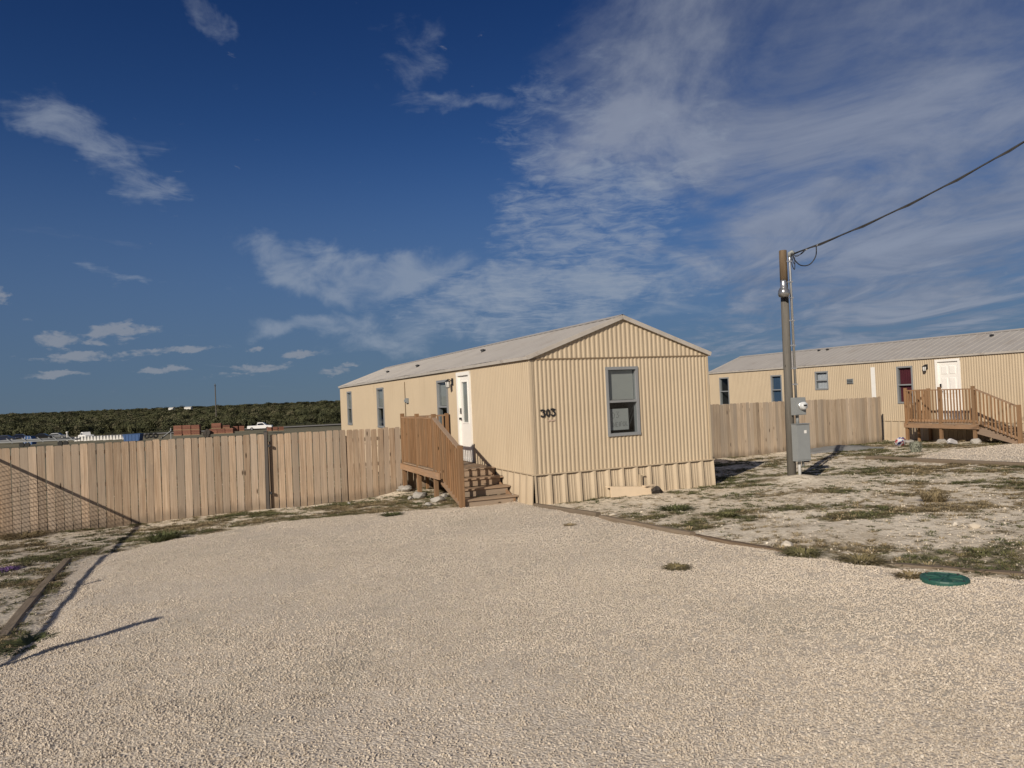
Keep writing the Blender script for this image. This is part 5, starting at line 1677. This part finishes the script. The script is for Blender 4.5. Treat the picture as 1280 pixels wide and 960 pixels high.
BD = 163
for px_, wh in ((222, 'next to the slanted chute'), (233, 'in the middle of the double-height block'), (244, 'next to the dark heap, chute side')):
    brick_pallet('lower pallet of red-brown brick ' + wh, px_, BD, 0.55, 1.85, 1.15)
    brick_pallet('upper pallet of red-brown brick ' + wh, px_, BD, 1.72, 1.85, 1.05)
for px_, wh in ((266, 'under the tall top pallet, next to the dark heap'), (276, 'under the half-height top pallet'), (286, 'at the bare end of the row')): brick_pallet('bottom-row pallet of red-brown brick ' + wh, px_, BD + 1, 0.55, 1.75, 1.15)
brick_pallet('pallet of red-brown brick sitting alone on top of the middle row', 270, BD + 1, 1.72, 2.1, 1.2)
brick_pallet('pallet of red-brown brick on top of the middle row, half height', 282, BD + 1, 1.72, 1.5, 0.7, 0.2)
for k, px_ in enumerate((294, 301)): brick_pallet(('loose turned pallet of brick touching the end of the middle row', 'loose askew pallet of brick by the tail of the white pickup')[k], px_, BD + 3, 0.9, 1.1, 1.15, 0.3 * k)
for k, px_ in enumerate((336, 343, 350)): brick_pallet(('low pallet of red-brown brick under the nose of the white pickup', 'low pallet of red-brown brick between two other low pallets', 'low pallet of red-brown brick farthest along from the white pickup')[k], px_, BD + 4, 0.6, 1.1, 0.9, 0.2 * k)
q = far_at(258, BD)
tag(link('debris_heap', stone_mesh('debris_heap', deb, 3, 88, 0.9, 0.5), None, (q.x, q.y, q.z + 0.9), (0, 0, 0), (2.0, 1.2, 2.2)), 'dark heap between the two brick blocks', 'debris')

# white barrier blocks in a row
bar = M_plain('white_plastic_barrier', (0.62, 0.61, 0.58), 0.5, var=0.08)
mb = MB(); poly = [(-0.30, 0), (0.30, 0), (0.22, 0.25), (0.13, 0.9), (-0.13, 0.9), (-0.22, 0.25)]
mb.prism(poly, lambda y_, z_: (-0.36, y_, z_), lambda y_, z_: (0.36, y_, z_)); bme = mb.mesh('barrier_block', bar)
for k in range(16):
    q = far_at(94 + k * 4.0, 158); o = link('barrier_block', bme, None, (q.x, q.y, q.z + 0.62 + 0.03 * (k % 3)), (0, 0, 1.57))
    tag(o, 'white plastic barrier block in the row beside the blue dumpster', 'barrier', 'white barrier blocks in a row')
# blue dumpster
q = far_at(165, 158)
dm = thing('dumpster', 'blue steel dumpster at the end of the white barrier row', 'dumpster', (q.x, q.y, q.z + 0.1))
bl = M_plain('dumpster_blue', (0.025, 0.075, 0.20), 0.5, var=0.2, nscale=2)
m = MB(); m.prism([(-1.6, 0.1), (1.6, 0.1), (1.85, 1.5), (-1.85, 1.5)], lambda x_, z_: (x_, -0.8, z_), lambda x_, z_: (x_, 0.8, z_)); m.build('bin', bl, dm)
m = MB(); m.prism([(-1.9, 1.505), (1.9, 1.505), (1.9, 1.62), (-1.9, 1.56)], lambda x_, z_: (x_, -0.86, z_), lambda x_, z_: (x_, 0.86, z_)); m.build('lid', bl, dm)
for k in range(5): fbox(MB(), lambda s, d, z: Vector((s, d, z)), -1.4 + k * 0.7, -1.3 + k * 0.7, -0.86, -0.80, 0.15, 1.45).build('rib', bl, dm)
# tyres
for k, px_ in enumerate((182, 187, 193)):
    q = far_at(px_, 158); m = MB(); prof = [(0.28, -0.16), (0.52, -0.18), (0.58, -0.1), (0.58, 0.1), (0.52, 0.18), (0.28, 0.16), (0.28, -0.16)]
    m.lathe(prof, 16); o = m.build('tyre', rub, None, True, (q.x, q.y, q.z + 1.1 + 0.1 * (k % 2))); o.rotation_euler = (1.3, 0, 0.4 * k)
    tag(o, 'black tractor tyre leaning between the dumpster and the slanted chute', 'tyre', 'black tyres in the yard')
# slanted grey chute
q = far_at(207, 160); ch = thing('chute', 'slanted grey steel chute between the tyres and the brick pallets', 'chute', (q.x, q.y, q.z))
MB().beam((-1.2, 0, 0.4), (1.1, 0, 2.1), 0.8, 0.12).build('trough', greyp, ch); MB().beam((0.9, 0, 0.0), (0.9, 0, 2.6), 0.15, 0.15, (0, 1, 0)).build('leg', greyp, ch)
# pipe trailer with slanted stakes
q = far_at(42, 150); tr_ = thing('pipe_trailer', 'long grey pipe trailer with slanted stakes above the fence', 'trailer', (q.x, q.y, q.z + 0.15), (0, 0, 0.05))
gs = M_plain('dusty_steel', (0.20, 0.21, 0.22), 0.6, 0.2)
MB().beam((-8.5, 0, 1.0), (8.5, 0, 1.0), 2.2, 0.25).build('bed', gs, tr_)
for k in range(6): MB().beam((-7.9 + k * 3.0, -1.1, 1.75), (-6.7 + k * 3.0, -1.1, 0.75), 0.16, 0.16).build('stake', gs, tr_)
for k in range(4):
    MB().tube([(-7.5, -0.6 + 0.35 * k, 1.27), (7.5, -0.6 + 0.35 * k, 1.27)], 0.14, 8).build('pipe', gs, tr_, True)
for wx in (-2, -0.9, 5.5, 6.6): MB().tube([(wx, -1.15, 0.3), (wx, -0.85, 0.3)], 0.5, 12).build('wheel', rub, tr_)
q = far_at(36, 160); tl = thing('tarped_load', 'bright blue tarped load standing behind the pipe trailer', 'load', (q.x, q.y, q.z + 0.3))
m = MB(); m.prism([(-0.9, 0), (0.9, 0), (0.95, 1.3), (0.5, 1.9), (-0.6, 1.8), (-1.0, 1.2)], lambda x_, z_: (x_, -0.8, z_), lambda x_, z_: (x_ * 0.95, 0.8, z_ * 0.95)); m.build('tarp', bl, tl)
for k in range(3): MB().beam((-0.75 + k * 0.65, -0.83, 0.05), (-0.55 + k * 0.6, -0.83, 1.75), 0.05, 0.05, (0, 1, 0)).build('strap', bar, tl)
# far white sheds
for k, (px_, ds, w_) in enumerate(((214, 1700, 10), (235, 1800, 16))):
    q = far_at(px_, ds); e = thing('farm_shed', ('small white shed' if k == 0 else 'long white shed') + ' far off on the wooded horizon', 'shed', (q.x, q.y, q.z + 3.5))
    fbox(MB(), lambda s, d, z: Vector((s, d, z)), -w_ / 2, w_ / 2, -5, 5, -4, 3.0).build('wall', bar, e)
    m = MB(); m.prism([(-5.4, 3.0), (5.4, 3.0), (0, 4.6)], lambda y_, z_: (-w_ / 2 - .4, y_, z_), lambda y_, z_: (w_ / 2 + .4, y_, z_)); m.build('roof', bar, e)
# lone mast in the brush
q = far_at(269.5, 330); e = thing('power_pole', 'lone tall dark power pole rising from the brush', 'pole', q)
MB().tube([(0, 0, -1), (0, 0, 17.2)], [0.30, 0.22], 8).build('shaft', polew, e); MB().beam((-0.05, -0.9, 16.4), (0.05, 0.9, 16.4), 0.15, 0.18).build('crossarm', polew, e)
q = far_at(82.5, 170); e = thing('yard_post', 'thin pale yard post between the pipe trailer and a white pickup', 'post', q)
MB().tube([(0, 0, 0), (0, 0, 2.2)], 0.16, 8).build('shaft', bar, e); MB().lathe([(0.25, 2.2), (0.28, 2.45), (0.0, 2.6)], 10).build('cap', bar, e)
